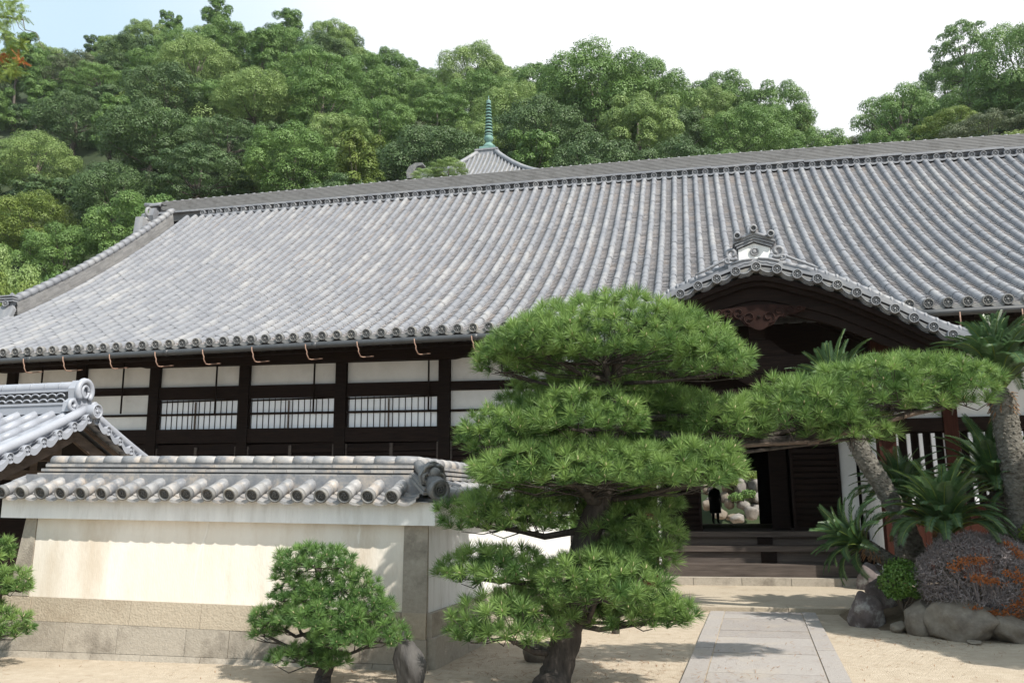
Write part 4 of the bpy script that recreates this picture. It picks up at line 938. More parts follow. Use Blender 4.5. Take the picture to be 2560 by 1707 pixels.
# ------------------------------------------------------------------ pines
def unit(v): return v/(np.linalg.norm(v, axis=-1, keepdims=True)+1e-12)
def tufts(m, C, AX, ln, nn, wd, rnd0):
    """needle tufts: centres C, axes AX; every needle one slim blade"""
    k = len(C); a = unit(np.cross(AX, RNG.normal(size=(k, 3)))); b = np.cross(AX, a)
    th = RNG.uniform(0, 2*math.pi, (k, nn)); el = np.radians(90*RNG.uniform(.02, 1, (k, nn))**.75)
    d = np.cos(el)[..., None]*AX[:, None]+np.sin(el)[..., None]*(np.cos(th)[..., None]*a[:, None]+np.sin(th)[..., None]*b[:, None])
    d[..., 2] += .10; d += RNG.normal(0, .10, d.shape); d = unit(d)
    off = RNG.uniform(-.14, .10, (k, nn, 1))*ln[:, None, None]*AX[:, None]
    base = C[:, None]+off; L_ = ln[:, None]*RNG.uniform(.7, 1.08, (k, nn))
    tip = base+d*L_[..., None]; sd_ = unit(np.cross(d, RNG.normal(size=(k, nn, 3))))*(wd/2)
    mid = base+d*(L_*.55)[..., None]
    V = np.stack([base-sd_*.6, base+sd_*.6, mid+sd_, tip, mid-sd_], 2).reshape(-1, 3)
    n = k*nn; idx = np.arange(n)*5
    F = np.stack([idx, idx+1, idx+2, idx+3, idx+4], 1)
    rv = np.clip(rnd0[:, None]+RNG.normal(0, .16, (k, nn)), 0, 1).ravel()
    m.addmany(V, F, rv, 0, False)
def pad_points(c, rx, ry, up, lo, sp, inner=.25):
    """points over a flattened dome, poisson thinned"""
    A = math.pi*rx*ry*1.35
    n = int(A/(sp*sp)*5)+20
    u = RNG.normal(size=(n, 3)); u = unit(u)
    keep = u[:, 2] > -.66; u = u[keep]
    lump = 1+.13*np.sin(u[:, 0]*5.1+c[0]*7)*np.cos(u[:, 1]*4.3+c[2]*5)+RNG.normal(0, .05, len(u))
    P_ = np.empty_like(u); P_[:, 0] = u[:, 0]*rx*lump; P_[:, 1] = u[:, 1]*ry*lump
    P_[:, 2] = np.where(u[:, 2] > 0, u[:, 2]*up*lump, u[:, 2]*lo)
    out = []; N_ = unit(np.stack([u[:, 0]/rx, u[:, 1]/ry, u[:, 2]/np.where(u[:, 2] > 0, up, lo)], 1))
    sel = []
    for i in range(len(P_)):
        if all((P_[i][0]-P_[j][0])**2+(P_[i][1]-P_[j][1])**2+1.6*(P_[i][2]-P_[j][2])**2 > sp*sp for j in sel): sel.append(i)
    return P_[sel]+c, N_[sel]
def make_pine(root, pads, sp, ln, nn, wd, nmat, branches=True, trunkpts=None):
    for (c, rx, ry, up, lo) in pads:
        Pp, Nn = pad_points(c, rx, ry, up, lo, sp)
        k = len(Pp); ax = Nn.copy(); ax[:, 2] = np.abs(ax[:, 2])*.8+.55; ax = unit(ax+RNG.normal(0, .18, (k, 3)))
        m = M(); lnv = ln*RNG.uniform(.68, 1.2, k)
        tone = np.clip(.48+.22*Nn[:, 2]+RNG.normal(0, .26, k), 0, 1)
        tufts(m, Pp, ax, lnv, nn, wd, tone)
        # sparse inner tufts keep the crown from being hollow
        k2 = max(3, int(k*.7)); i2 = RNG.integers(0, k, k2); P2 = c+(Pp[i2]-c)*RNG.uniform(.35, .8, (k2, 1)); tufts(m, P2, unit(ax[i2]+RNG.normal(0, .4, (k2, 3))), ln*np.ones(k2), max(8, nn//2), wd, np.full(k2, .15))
        pd = sub(m.build('needle_pad', [nmat], root), root)
        tw = M(); base = np.array([c[0]*1.0, c[1], c[2]-lo*.55]) if trunkpts is None else None
        if trunkpts is not None:
            tp = np.asarray(trunkpts); hz = c[2]-lo*.9; j = int(np.argmin(np.abs(tp[:, 2]-(hz-.08))+.15*np.hypot(tp[:, 0]-c[0], tp[:, 1]-c[1]))); st = tp[j]
            e = np.array([c[0], c[1], c[2]-lo*.6]); far = e+(e-st)*np.array([.55, .55, 0])*(rx/(abs(e[0]-st[0])+rx))
            mid = (st+e)/2+np.array([0, 0, -.04])+RNG.normal(0, .03, 3)
            r0 = .028*min(1.6, max(.5, rx/.6))
            tw.tube([st, mid, e, far], [r0*1.4, r0*1.1, r0*.8, r0*.4], 7, 0, .4, jit=.25); root_pts = [st, mid, e, far]
        for i in range(0, k, 4):
            s_ = root_pts[1+(i % 3)] if trunkpts is not None else base
            s_ = s_+(e-s_)*random.random()*.6 if trunkpts is not None else s_
            p_ = Pp[i]; mid = s_*.45+p_*.55+np.array([0, 0, -lo*.35])+RNG.normal(0, .02, 3)
            tw.tube([s_, mid, p_-ax[i]*ln*.2], [.0065, .005, .003], 4, 0, .3, cap=False)
        tw.build('twigs', MAT['bark'], pd)
        bm_ = M(); 
        for i in range(0, k, 2): bm_.lathe([(.045*ln, 0), (.06*ln, .1*ln), (.02*ln, .3*ln)], Pp[i]+ax[i]*ln*.05, ax[i], 5, 0)
        bo_ = bm_.build('buds', MAT['bud'], pd); bo_['kind'] = 'stuff'
def dpad(cx, cy, rx, up, lo, Y, depth=.75):
    c = dy(cx, cy, Y); s = Y*1.02/FPX*DS
    return (c, rx*s*.92, max(.12, rx*s*depth), up*s*.86, lo*s*.9)
PYB = 8.1
def trunk(root, pts, rad, bark='bark', n=14, name='trunk'):
    m = M(); pts = np.asarray(pts, float); t = np.linspace(0, len(pts)-1, 40); i = np.clip(t.astype(int), 0, len(pts)-2); f = (t-i)[:, None]
    P_ = pts[i]*(1-f)+pts[i+1]*f; R_ = np.interp(t, np.arange(len(rad)), rad)
    ker = np.ones(5)/5
    for ax in range(3): P_[2:-2, ax] = np.convolve(P_[:, ax], ker, 'valid')
    m.tube(P_, R_, n, 0, .5, True, True, jit=.16); return m.build(name, MAT[bark], root)
bp = atz(1384, 1716)
pine = empty('pine_tree', (bp[0], bp[1], 0), 'tall cloud pruned pine with layered pads and a long arm reaching right', 'pine tree')
tpts = [(bp[0]-.05, bp[1], -.05), dy(1276, 1560, PYB), dy(1290, 1500, PYB), dy(1312, 1430, PYB+.02), dy(1328, 1350, PYB+.08), dy(1330, 1290, PYB+.12), dy(1352, 1215, PYB+.15), dy(1385, 1150, PYB+.15), dy(1405, 1070, PYB+.15), dy(1400, 960, PYB+.15), dy(1415, 880, PYB+.1), dy(1420, 800, PYB+.1)]
trunk(pine, tpts, [.165, .15, .14, .125, .115, .12, .125, .115, .095, .08, .06, .03])
PADS = [(1390, 812, 268, 132, 45, 8.15, .62), (1165, 835, 72, 52, 40, 7.95, .8), (1640, 838, 82, 62, 38, 7.95, .8), (1250, 790, 110, 60, 40, 7.8, .7),
 (1560, 950, 95, 50, 50, 8.6, .8), (1660, 972, 105, 58, 50, 8.35, .75), (1830, 950, 135, 80, 60, 8.5, .7), (2040, 905, 150, 85, 62, 8.65, .65), (2185, 890, 88, 65, 55, 8.7, .75), (1950, 985, 90, 40, 40, 8.5, .7),
 (1340, 965, 150, 65, 45, 7.75, .7), (1150, 1000, 105, 65, 50, 7.8, .7), (1240, 965, 90, 60, 40, 8.2, .7),
 (1330, 1085, 250, 75, 50, 7.85, .6), (1560, 1080, 125, 60, 60, 7.85, .7), (1640, 1065, 60, 50, 40, 8.0, .8),
 (1165, 1190, 142, 74, 40, 8.05, .7), (1455, 1235, 105, 75, 60, 8.3, .7),
 (1140, 1312, 140, 52, 34, 7.95, .7), (1370, 1345, 150, 70, 50, 7.75, .65), (1470, 1290, 70, 50, 40, 8.2, .8),
 (1165, 1437, 146, 70, 48, 7.7, .6), (1450, 1415, 120, 50, 32, 8.15, .65), (1555, 1410, 45, 30, 22, 8.1, .9)]
PADS += [(1350, 905, 200, 45, 45, 8.55, .5), (1480, 930, 130, 40, 40, 8.5, .5), (1480, 1015, 140, 50, 40, 8.55, .5), (1290, 1035, 170, 45, 35, 8.5, .5), (1330, 1155, 150, 50, 40, 8.6, .5), (1450, 1160, 105, 50, 35, 8.5, .6), (1260, 1385, 120, 45, 35, 8.35, .5), (1390, 1395, 100, 40, 30, 8.4, .5), (1655, 1075, 42, 40, 40, 7.95, .9)]
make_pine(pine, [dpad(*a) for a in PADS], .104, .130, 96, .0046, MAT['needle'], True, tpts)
arm = [dy(1400, 985, PYB+.15), dy(1520, 1000, 8.3), dy(1680, 1022, 8.4), dy(1850, 1005, 8.5), dy(2020, 965, 8.6), dy(2170, 935, 8.68)]
trunk(pine, arm, [.06, .052, .045, .038, .030, .018], n=9, name='branch')
m = M(); a = dy(1560, 1030, 8.25); b = dy(1880, 1014, 8.42); c = dy(2140, 930, 8.55); m.tube([a, (a+b)/2, b], .018, 8); m.build('support_pole', MAT['wood_gate'], pine)
m = M(); m.tube([dy(1855, 1018, 8.4), dy(2120, 945, 8.52)], .018, 8); m.build('support_pole', MAT['wood_gate'], pine)
# small cloud pine in front of the wall
bp = atz(806, 1716)
sp_ = empty('small_pine', (bp[0], bp[1], 0), 'low dome shaped cloud pruned pine with open twisted branches in front of the cream wall', 'pine tree')
SY = 7.72
tp2 = [(bp[0], bp[1], -.05), dy(740, 1560, SY), dy(752, 1530, SY), dy(745, 1490, SY), dy(722, 1450, SY+.05), dy(740, 1400, SY+.05), dy(722, 1350, SY+.05), dy(735, 1305, SY)]
trunk(sp_, tp2, [.085, .075, .065, .055, .05, .042, .034, .016])
SP = [(725, 1290, 98, 42, 22, 7.7, .7), (655, 1320, 34, 26, 18, 7.65, .8), (690, 1365, 75, 40, 20, 7.6, .7), (800, 1355, 80, 52, 28, 7.75, .7), (850, 1400, 55, 42, 26, 7.7, .8), (640, 1425, 68, 38, 20, 7.65, .7), (740, 1420, 105, 42, 26, 7.5, .6), (870, 1460, 70, 42, 26, 7.65, .7), (790, 1465, 80, 32, 22, 7.5, .7), (690, 1510, 72, 28, 16, 7.6, .7), (760, 1520, 45, 24, 16, 7.6, .7), (615, 1450, 45, 30, 18, 7.7, .8)]
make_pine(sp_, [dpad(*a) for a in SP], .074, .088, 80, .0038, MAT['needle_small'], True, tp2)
m = M()
for k in range(16):
    a = dy(*[(752, 1500, SY), (735, 1420, SY), (722, 1355, SY)][k % 3]); q = dy(random.uniform(610, 900), random.uniform(1380, 1500) if k % 3 == 0 else random.uniform(1320, 1440), SY+random.uniform(-.15, .25))
    mid = (a+q)/2+RNG.normal(0, .05, 3); m2_ = (mid+q)/2+RNG.normal(0, .04, 3); m.tube([a, mid, m2_, q], [.022, .016, .012, .007], 6, 0, .4, jit=.3)
m.build('twisted_branches', MAT['bark'], sp_)
# pine cut by the left edge of the view
bp = atz(-60, 1660)
lp = empty('edge_pine', (bp[0], bp[1], 0), 'pruned pine with bright pads at the left end of the garden wall', 'pine tree')
tp3 = [(bp[0], bp[1], -.05), dy(-50, 1480, 8.0), dy(-30, 1420, 8.0), dy(-20, 1350, 8.0), dy(-25, 1270, 8.0)]
trunk(lp, tp3, [.10, .085, .07, .055, .03])
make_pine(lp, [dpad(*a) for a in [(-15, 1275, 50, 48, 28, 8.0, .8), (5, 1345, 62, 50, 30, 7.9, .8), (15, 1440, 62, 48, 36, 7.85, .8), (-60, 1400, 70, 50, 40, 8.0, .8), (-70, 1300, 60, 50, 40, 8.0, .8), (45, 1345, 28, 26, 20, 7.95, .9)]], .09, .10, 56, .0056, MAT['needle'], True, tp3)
# low young pine behind the big one, left of the porch
q = aty(1530, 1290, 11.2); yp = empty('young_pine', (q[0], q[1], 0), 'low yellow green young pine glimpsed behind the tall pine trunk left of the entrance', 'pine tree')
tp4 = [(q[0], q[1], -.03), (q[0]+.04, q[1], .6), (q[0], q[1], q[2])]; trunk(yp, tp4, [.05, .04, .02])
make_pine(yp, [(q, .36, .34, .24, .12), (q+np.array([-.42, .1, -.14]), .26, .25, .16, .1), (q+np.array([.3, 0, -.22]), .26, .25, .15, .1)], .105, .11, 50, .007, MAT['needle'], True, tp4)
# ------------------------------------------------------------------ cycads
def frond_mesh(seed, L=1.0, n=34, droop=.5):
    r = random.Random(seed); m = M(); pts = []
    for k in range(13):
        t = k/12; a = math.radians(62)-droop*1.75*t**1.5
        pts.append((a, t))
    P_ = [np.array([0., 0, 0])]
    for (a, t) in pts[:-1]: P_.append(P_[-1]+np.array([math.cos(a), 0, math.sin(a)])*L/12)
    P_ = np.array(P_); m.tube(P_, np.linspace(.011, .003, 13), 4, 1, .8)
    for k in range(n):
        t = .10+.90*k/(n-1); x = t*12; i = min(11, int(x)); c = P_[i]+(P_[i+1]-P_[i])*(x-i); T = unit(P_[i+1]-P_[i]); Nn = np.array([-T[2], 0, T[0]])
        ll = .165*L*min(1, .35+2.2*t)*(1-.62*max(0, t-.55)/.45)
        for s_ in (-1, 1):
            d = unit(np.array([0, s_*1.0, 0])*.84+T*.62+Nn*(.26+r.uniform(-.05, .05)))
            w_ = T*.0058; e = c+d*ll-np.array([0, 0, .02])
            mid = c+d*ll*.5
            m.add([c-w_*.6, c+w_*.6, mid+w_, e, mid-w_], [(0, 1, 2, 3, 4) if s_ > 0 else (4, 3, 2, 1, 0)], 0, min(1, max(0, r.gauss(.45, .18))))
    return m
_fm = []
for k, dr in enumerate((.40, .65, .90, 1.10)):
    o_m = frond_mesh(k, 1.0, 66, dr).build('frond', [MAT['frond'], MAT['leaf_yellow']]); _fm.append(o_m.data); bpy.data.objects.remove(o_m)
def cycad(loc, trunkpts, rad, L, nf, label, seed, lift=0.0, spread=1.0):
    r = random.Random(seed); root = empty('cycad', loc, label, 'cycad', None)
    if trunkpts is not None:
        m = M(); tp = np.asarray(trunkpts, float); t = np.linspace(0, len(tp)-1, 46); i = np.clip(t.astype(int), 0, len(tp)-2); f = (t-i)[:, None]; Pp = tp[i]*(1-f)+tp[i+1]*f
        for ax in range(3): Pp[3:-3, ax] = np.convolve(Pp[:, ax], np.ones(7)/7, 'valid')
        rr = rad*np.array([1+.05*((k % 2)*2-1) for k in range(46)]); m.tube(Pp, rr, 16, 0, .5, jit=.12)
        for k in range(0, 45):                # old leaf bases stud the trunk
            T = unit(Pp[k+1]-Pp[k])
            a = unit(np.cross(T, (0.3, 1, .1))); b = np.cross(T, a)
            for j in range(9):
                th = 2*math.pi*(j+.5*(k % 2))/9+r.uniform(-.1, .1); d = math.cos(th)*a+math.sin(th)*b
                c = Pp[k]+d*rad*.98; m.lathe([(rad*.13, 0), (rad*.08, rad*.07)], c, unit(d+T*.5), 5, 0, r.random(), False)
        m.build('trunk', MAT['bark_cycad'], root); top = Pp[-1]; T = unit(Pp[-1]-Pp[-4])
    else: top = np.array([loc[0], loc[1], loc[2]+.1]); T = np.array([0, 0, 1.])
    hm = M()
    for k in range(60):
        th = r.uniform(0, 6.28); d = np.array([math.cos(th), math.sin(th), r.uniform(-.9, .5)]); c = top-T*r.uniform(0, .16)
        hm.tube([c, c+d*rad*.8, c+d*rad*1.25+np.array([0, 0, -.05])], [.012, .009, .003], 4, 0, r.random(), False)
    hm.lathe([(rad*.8, -.16), (rad*.9, -.06), (rad*.6, .06), (rad*.2, .12)], top, T, 12, 1, .3)
    hm.build('husk', [MAT['husk'], MAT['bark_cycad']], root)
    for k in range(nf):
        o = bpy.data.objects.new('frond', _fm[0]); u = (k+.5)/nf
        o.data = _fm[min(3, int(u*4+r.uniform(-.3, .3)) if u > .0 else 0) if True else 0]
        COL.objects.link(o); o.parent = root
        tilt = (.80-1.45*u)*spread+lift                     # inner fronds stand, outer ones lie
        yawa = k*2.39996+r.uniform(-.2, .2); s_ = L*r.uniform(.85, 1.1)*(1 if u > .15 else .8)
        ql = Vector(T).to_track_quat('Z', 'Y')
        R_ = ql.to_matrix().to_4x4()@Matrix.Rotation(yawa, 4, 'Z')@Matrix.Rotation(-(tilt)*.75, 4, 'Y')
        o.matrix_local = Matrix.Translation(Vector(top-np.array(loc)))@R_@Matrix.Diagonal((s_, s_, s_, 1))
    return root
CY = 12.6
b0 = dy(2352, 1330, CY)
cycad((b0[0], b0[1], 0), [(b0[0], b0[1], .1), dy(2345, 1180, CY), dy(2330, 1080, CY), dy(2312, 980, CY), dy(2300, 905, CY)], .158, 1.15, 78, 'tallest cycad with upright grey trunk topped by a wide crown beside the porch eave', 1, .30)
cycad((*dy(2115, 1330, 12.9)[:2], 0), [dy(2125, 1330, 12.9), dy(2085, 1215, 12.85), dy(2030, 1120, 12.8), dy(1985, 1050, 12.75), dy(1955, 985, 12.7), dy(1935, 930, 12.7)], .130, .98, 56, 'cycad with strongly leaning grey trunk and crown hidden by the long pine arm', 2)
q = dy(2172, 1225, 12.1); cycad((q[0], q[1], q[2]-.45), [q-np.array([0, 0, .6]), q-np.array([0, 0, .05])], .15, 1.0, 74, 'low dark cycad spreading its fronds above the withered round bush', 3)
q = dy(1985, 1250, 12.5); b1 = dy(2100, 1330, 12.6); cycad((b1[0], b1[1], 0), [b1, dy(2045, 1290, 12.55), dy(1990, 1255, 12.5)], .10, .74, 40, 'small cycad leaning left towards the steps with a short orange husked stem', 4)
q = dy(2070, 1150, 13.4); cycad((q[0], q[1], q[2]-.6), [q-np.array([0, 0, .9]), q-np.array([0, 0, .05])], .14, .92, 52, 'cycad behind the leaning trunk with fronds against the barred window', 5)
q = dy(2290, 1130, 13.3); cycad((q[0], q[1], q[2]-.8), [q-np.array([0, 0, 1.3]), q-np.array([0, 0, .05])], .15, 1.1, 56, 'dark cycad behind the tall trunk with arching fronds crossing the barred window', 6)
q = dy(2400, 1160, 12.9); cycad((q[0], q[1], q[2]-.6), [q-np.array([0, 0, 1.1]), q], .15, .9, 32, 'cycad cut by the right edge of the view behind the tall trunk', 7)
# ------------------------------------------------------------------ rocks
def rock(name, c, sx, sy, sz, seed, mat, label, cat='rock', rot=0., group=None, n=3, sharp=.35, sink=.12):
    r = np.random.default_rng(seed)
    import bmesh
    bm = bmesh.new(); bmesh.ops.create_icosphere(bm, subdivisions=n+1, radius=1.0)
    dirs = unit(r.normal(size=(17, 3))); dist = r.uniform(.60, .90, 17)
    ph = r.uniform(0, 6, 6)
    for v in bm.verts:
        p_ = np.array(v.co); f = 1.0
        for d, k in zip(dirs, dist):
            dt = p_@d
            if dt > k: f = min(f, k/dt*.93+.07*f)
        f *= 1+.045*math.sin(4*p_[0]+ph[0])*math.sin(3.7*p_[1]+ph[1])+.03*math.sin(8*p_[2]+ph[2])*math.sin(7*p_[0]+ph[3])+r.normal(0, .008)
        v.co = Vector(p_*f)
    if sharp > .5:
        for v in bm.verts: v.co *= 1+.05*math.sin(13*v.co.x+ph[4])*math.sin(11*v.co.z+ph[5])
    me = bpy.data.meshes.new(name); bm.to_mesh(me); bm.free()
    for p in me.polygons: p.use_smooth = True
    me.materials.append(MAT[mat])
    o = bpy.data.objects.new(name, me); COL.objects.link(o); me.transform(Matrix.Diagonal((sx, sy, sz, 1)))
    o.location = c; o.rotation_euler = (0, 0, rot); return tag(o, label, cat, group)
def rk(u0, v0, u1, v1, seed, mat, label, zc=None, Yd=0.0):
    """rock seen in the box u0..u1, v0..v1 (photo pixels) standing on the sand"""
    b = atz((u0+u1)/2, v1, 0); Y = b[1]+Yd; w_ = (u1-u0)*Y*1.03/FPX/2; c = aty((u0+u1)/2, (v0+v1)/2, Y+w_*.5); h = (v1-v0)*Y*1.03/FPX/2
    rock('rock', (c[0], Y+w_*.55, c[2]), w_*1.42, w_*1.1, h*1.40, seed, mat, label, rot=seed*.7)
z3 = lambda u, v: (1700+u/2.613, 1107+v/2.613)
for (a, b, sd_, mt, lb, yd) in (
  ((1175, 835), (1335, 1040), 21, 'rock_purple', 'dark purplish rock topping the left corner of the planting bed', .75),
  ((1135, 1015), (1300, 1205), 22, 'rock_purple', 'lichen spotted purplish rock lowest at the bed corner beside the path', 0.),
  ((1265, 915), (1460, 1200), 23, 'rock_purple', 'upright brown rock under the small green bush', .35),
  ((1380, 1178), (1480, 1238), 24, 'rock', 'smallest stone at the foot of the bed half sunk in sand', 0.),
  ((1485, 1065), (1700, 1255), 25, 'rock', 'blocky grey brown rock below the left side of the withered bush', 0.),
  ((1695, 1085), (2025, 1295), 26, 'rock', 'widest grey rock directly under the withered orange bush', 0.),
  ((2060, 1150), (2290, 1305), 27, 'rock', 'pale grey rock at the right edge beneath the withered bush', 0.),
  ((1880, 1290), (1960, 1315), 29, 'rock', 'flat little stone in the sand before the widest grey rock', 0.)):
    rk(*z3(*a), *z3(*b), sd_, mt, lb, Yd=yd)
b = atz(1023, 1712, 0)
o = rock('standing_stone', (b[0], b[1], .19), .155, .13, .30, 31, 'rock_dark', 'dark pointed standing stone at the foot of the wall corner', 'rock', .3)
for v in o.data.vertices:
    t = max(0, v.co.z/.30); v.co.x *= 1-.62*t**1.3; v.co.y *= 1-.55*t**1.3; v.co.x -= .06*t; v.co.z *= 1+.12*t
# broken hollow stone basin behind the pine trunk
b = atz(1338, 1655, 0); m = M(); prof = [(.10, 0), (.135, .02), (.155, .10), (.150, .165), (.118, .175), (.105, .15), (.095, .06), (.03, .05)]
m.lathe(prof, (b[0], b[1]+.12, -.005), (0.05, -.18, 1), 20, 0, .5)
o = m.build('stone_basin', MAT['rock']); tag(o, 'small hollow round stone basin on the sand behind the pine trunk', 'basin')
for v in o.data.vertices:
    if v.co.z > .1: v.co.z += .02*math.sin(3*math.atan2(v.co.y-b[1]-.12, v.co.x-b[0])+1)
# ------------------------------------------------------------------ bushes
def leaf_cloud(m, C, N_, size, mat, rv, asp=.5):
    k = len(C); t = unit(np.cross(N_, RNG.normal(size=(k, 3)))); b = np.cross(N_, t); s_ = size*RNG.uniform(.7, 1.2, (k, 1))
    V = np.stack([C-t*s_*.5, C+b*s_*asp*.5, C+t*s_*.5, C-b*s_*asp*.5], 1).reshape(-1, 3); i = np.arange(k)*4
    m.addmany(V, np.stack([i, i+1, i+2, i+3], 1), rv, mat, False)
# withered round bush
q = aty(2452, 1448, 11.75); BR = np.array([.74, .60, .56]); bush = empty('withered_bush', (q[0], q[1], 0), 'rounded clipped bush of dry grey twigs with patches of withered orange leaves', 'bush')
tw = M(); n = 15000
u = unit(RNG.normal(size=(n, 3))); u[:, 2] = np.where(u[:, 2] < -.45, -u[:, 2], u[:, 2]); rr = RNG.uniform(.84, 1.0, (n, 1))*(1+.035*np.sin(u[:, :1]*9)*np.cos(u[:, 2:]*8+1)); Cc = q+u*rr*BR
d = unit(RNG.normal(size=(n, 3))*.9+u*.4); L_ = RNG.uniform(.03, .075, (n, 1)); sd_ = unit(np.cross(d, RNG.normal(size=(n, 3))))*.0030
bend = unit(RNG.normal(size=(n, 3)))*.018
V = np.stack([Cc-sd_, Cc+sd_, Cc+d*L_*.5+bend+sd_, Cc+d*L_, Cc+d*L_*.5+bend-sd_], 1).reshape(-1, 3); i = np.arange(n)*5
tw.addmany(V, np.stack([i, i+1, i+2, i+3, i+4], 1), np.clip(RNG.normal(.5, .25, n), 0, 1))
for k in range(110):
    e = q+unit(RNG.normal(size=3))*BR*random.uniform(.75, .98); e[2] = max(e[2], .35); s_ = np.array([q[0]+random.uniform(-.1, .1), q[1]+random.uniform(-.1, .1), .12]); mid = (s_+e)/2+RNG.normal(0, .07, 3); tw.tube([s_, mid, (mid+e)/2+RNG.normal(0, .03, 3), e], [.011, .008, .006, .003], 4, 0, random.random(), False)
tw.build('twigs', MAT['twig'], bush)
lf = M(); cen = []
for (du, dv) in ((-.42, .42), (-.28, .45), (-.15, .48), (-.55, .30), (-.30, .12), (-.15, .08), (-.02, .05), (.22, .20), (.35, .12), (.48, .05), (.45, -.15), (.38, -.35), (.25, -.40), (.50, -.42), (.10, -.55), (-.10, -.60), (-.28, -.52), (-.2, -.68), (.38, .66), (.30, .78), (.44, .55), (.0, -.62), (.3, -.6)):
    x = du; z = dv; y = -math.sqrt(max(0.02, 1-x*x-z*z)); cen.append((x, y, z))
cen = np.array(cen); k = 52
Cn = np.repeat(cen, k, 0)+RNG.normal(0, .062, (len(cen)*k, 3))*np.array([1, .6, .8]); un = unit(Cn); Cl = q+un*BR*RNG.uniform(.97, 1.07, (len(un), 1))
leaf_cloud(lf, Cl, unit(un+RNG.normal(0, .7, un.shape)), .042, 0, np.clip(RNG.normal(.5, .25, len(un)), 0, 1), .45)
lf.build('leaves', MAT['orange_leaf'], bush)
def leaf_bush(name, c, R_, mat, n, size, label, cat='bush', group=None, low=-.6):
    root = empty(name, (c[0], c[1], max(0, c[2]-R_[2])), label, cat, group)
    m = M(); u = unit(RNG.normal(size=(n, 3))); u[:, 2] = np.maximum(u[:, 2], low); lump = 1+.12*np.sin(u[:, :1]*6+1)*np.cos(u[:, 2:]*5)+RNG.normal(0, .05, (n, 1)); Cc = np.asarray(c)+u*np.asarray(R_)*lump*RNG.uniform(.72, 1.0, (n, 1))
    leaf_cloud(m, Cc, unit(u+RNG.normal(0, .6, u.shape)), size, 0, np.clip(RNG.normal(.5, .25, n), 0, 1), .55); m.build('foliage', MAT[mat], root)
    m = M()
    for k in range(14):
        e = np.asarray(c)+unit(RNG.normal(size=3))*np.asarray(R_)*.8; s_ = np.array([c[0], c[1], max(0, c[2]-R_[2]*1.2)]); m.tube([s_, (s_+e)/2+RNG.normal(0, .03, 3), e], [.012, .008, .004], 5, 0, .5, False)
    m.build('stems', MAT['bark_grey'], root); return root
q = aty(2254, 1455, 12.0); leaf_bush('green_bush', q, (.27, .26, .29), 'leaf_bright', 3000, .045, 'small clipped bright green bush on the rocks left of the withered bush')
q = aty(2556, 1335, 12.3); leaf_bush('green_bush', (q[0]+.15, q[1], q[2]), (.2, .2, .16), 'leaf_yellow', 700, .045, 'yellow green sprig at the right edge beside the withered bush')
# ------------------------------------------------------------------ trees on the hill
def crown_mesh(seed, W, H, nclump, nleaf, leaf, kind):
    """leaf clumps spread over a crown of half-width W and height H, base at z=0"""
    r = np.random.default_rng(seed); m = M(); limbs = []
    C = []
    tries = 0
    while len(C) < nclump and tries < 4000:
        tries += 1
        u = unit(r.normal(size=3))
        if kind == 'tall': p_ = np.array([u[0]*W*(.45+.55*r.random()), u[1]*W*(.45+.55*r.random()), H*r.uniform(.25, 1.0)])
        else:
            if u[2] < -.92: continue
            e = r.uniform(.5, 1.0)**.6; p_ = np.array([u[0]*W*e, u[1]*W*e, H*.45+u[2]*H*(.55 if u[2] > 0 else .62)*e])
        rad = W*{'billow': r.uniform(.20, .34), 'spread': r.uniform(.16, .32), 'tall': r.uniform(.22, .38), 'pine': r.uniform(.18, .28)}[kind]
        if all(np.linalg.norm((p_-c)*np.array([1, 1, 1.2])) > .62*(rad+q_) for c, q_ in C): C.append((p_, rad))
    for (c, rad) in C:
        n = int(nleaf*(rad/(.27*W))**2); u = unit(r.normal(size=(n, 3))); u[:, 2] = np.where(u[:, 2] < -.5, -u[:, 2], u[:, 2])
        fl = {'billow': .78, 'spread': .48, 'tall': .85, 'pine': .5}[kind]
        rr = r.uniform(.55, 1.0, (n, 1))**.6*(1+.16*np.sin(u[:, :1]*7+c[0])*np.cos(u[:, 1:2]*6+c[1]))
        P_ = c+u*rr*rad*np.array([1, 1, fl])
        nn = unit(u*1.0+np.array([0, 0, .35])+r.normal(0, .30, (n, 3)))
        t = unit(np.cross(nn, r.normal(size=(n, 3)))); b = np.cross(nn, t); s_ = leaf*r.uniform(.65, 1.25, (n, 1))
        asp = .55 if kind != 'pine' else .28
        V = np.stack([P_-t*s_*.5, P_+b*s_*asp*.5, P_+t*s_*.5, P_-b*s_*asp*.5], 1).reshape(-1, 3); i = np.arange(n)*4
        tone = np.clip(r.normal(.5, .18)+r.normal(0, .17, n), 0, 1)
        m.addmany(V, np.stack([i, i+1, i+2, i+3], 1), tone, 0, False); limbs.append((c, rad))
    return m, limbs
KINDS = {}
def make_kind(key, variants):
    KINDS[key] = []
    for (seed, W, H, nc, nl, lf_, kd, th) in variants:
        m, limbs = crown_mesh(seed, W, H, nc, nl, lf_, kd)
        o = m.build('crown', MAT['leaf_mid']); cme = o.data; bpy.data.objects.remove(o)
        t = M(); r = random.Random(seed); top = np.array([r.uniform(-.3, .3), r.uniform(-.3, .3), H*.62])
        t.tube([(0, 0, -th-.6), (r.uniform(-.3, .3), 0, -th*.45), (r.uniform(-.3, .3), .1, H*.15), top], [W*.085, W*.07, W*.05, W*.02], 7, 0, .5)
        for (c, rad) in limbs[::4]:
            s_ = np.array([0, 0, H*r.uniform(-.05, .3)]); t.tube([s_, (s_+c)/2+np.array([0, 0, -.05*H]), c], [W*.022, W*.014, W*.006], 5, 0, r.random(), False)
        o = t.build('trunk', MAT['bark_grey']); tme = o.data; bpy.data.objects.remove(o)
        KINDS[key].append((cme, tme, W, H, th))
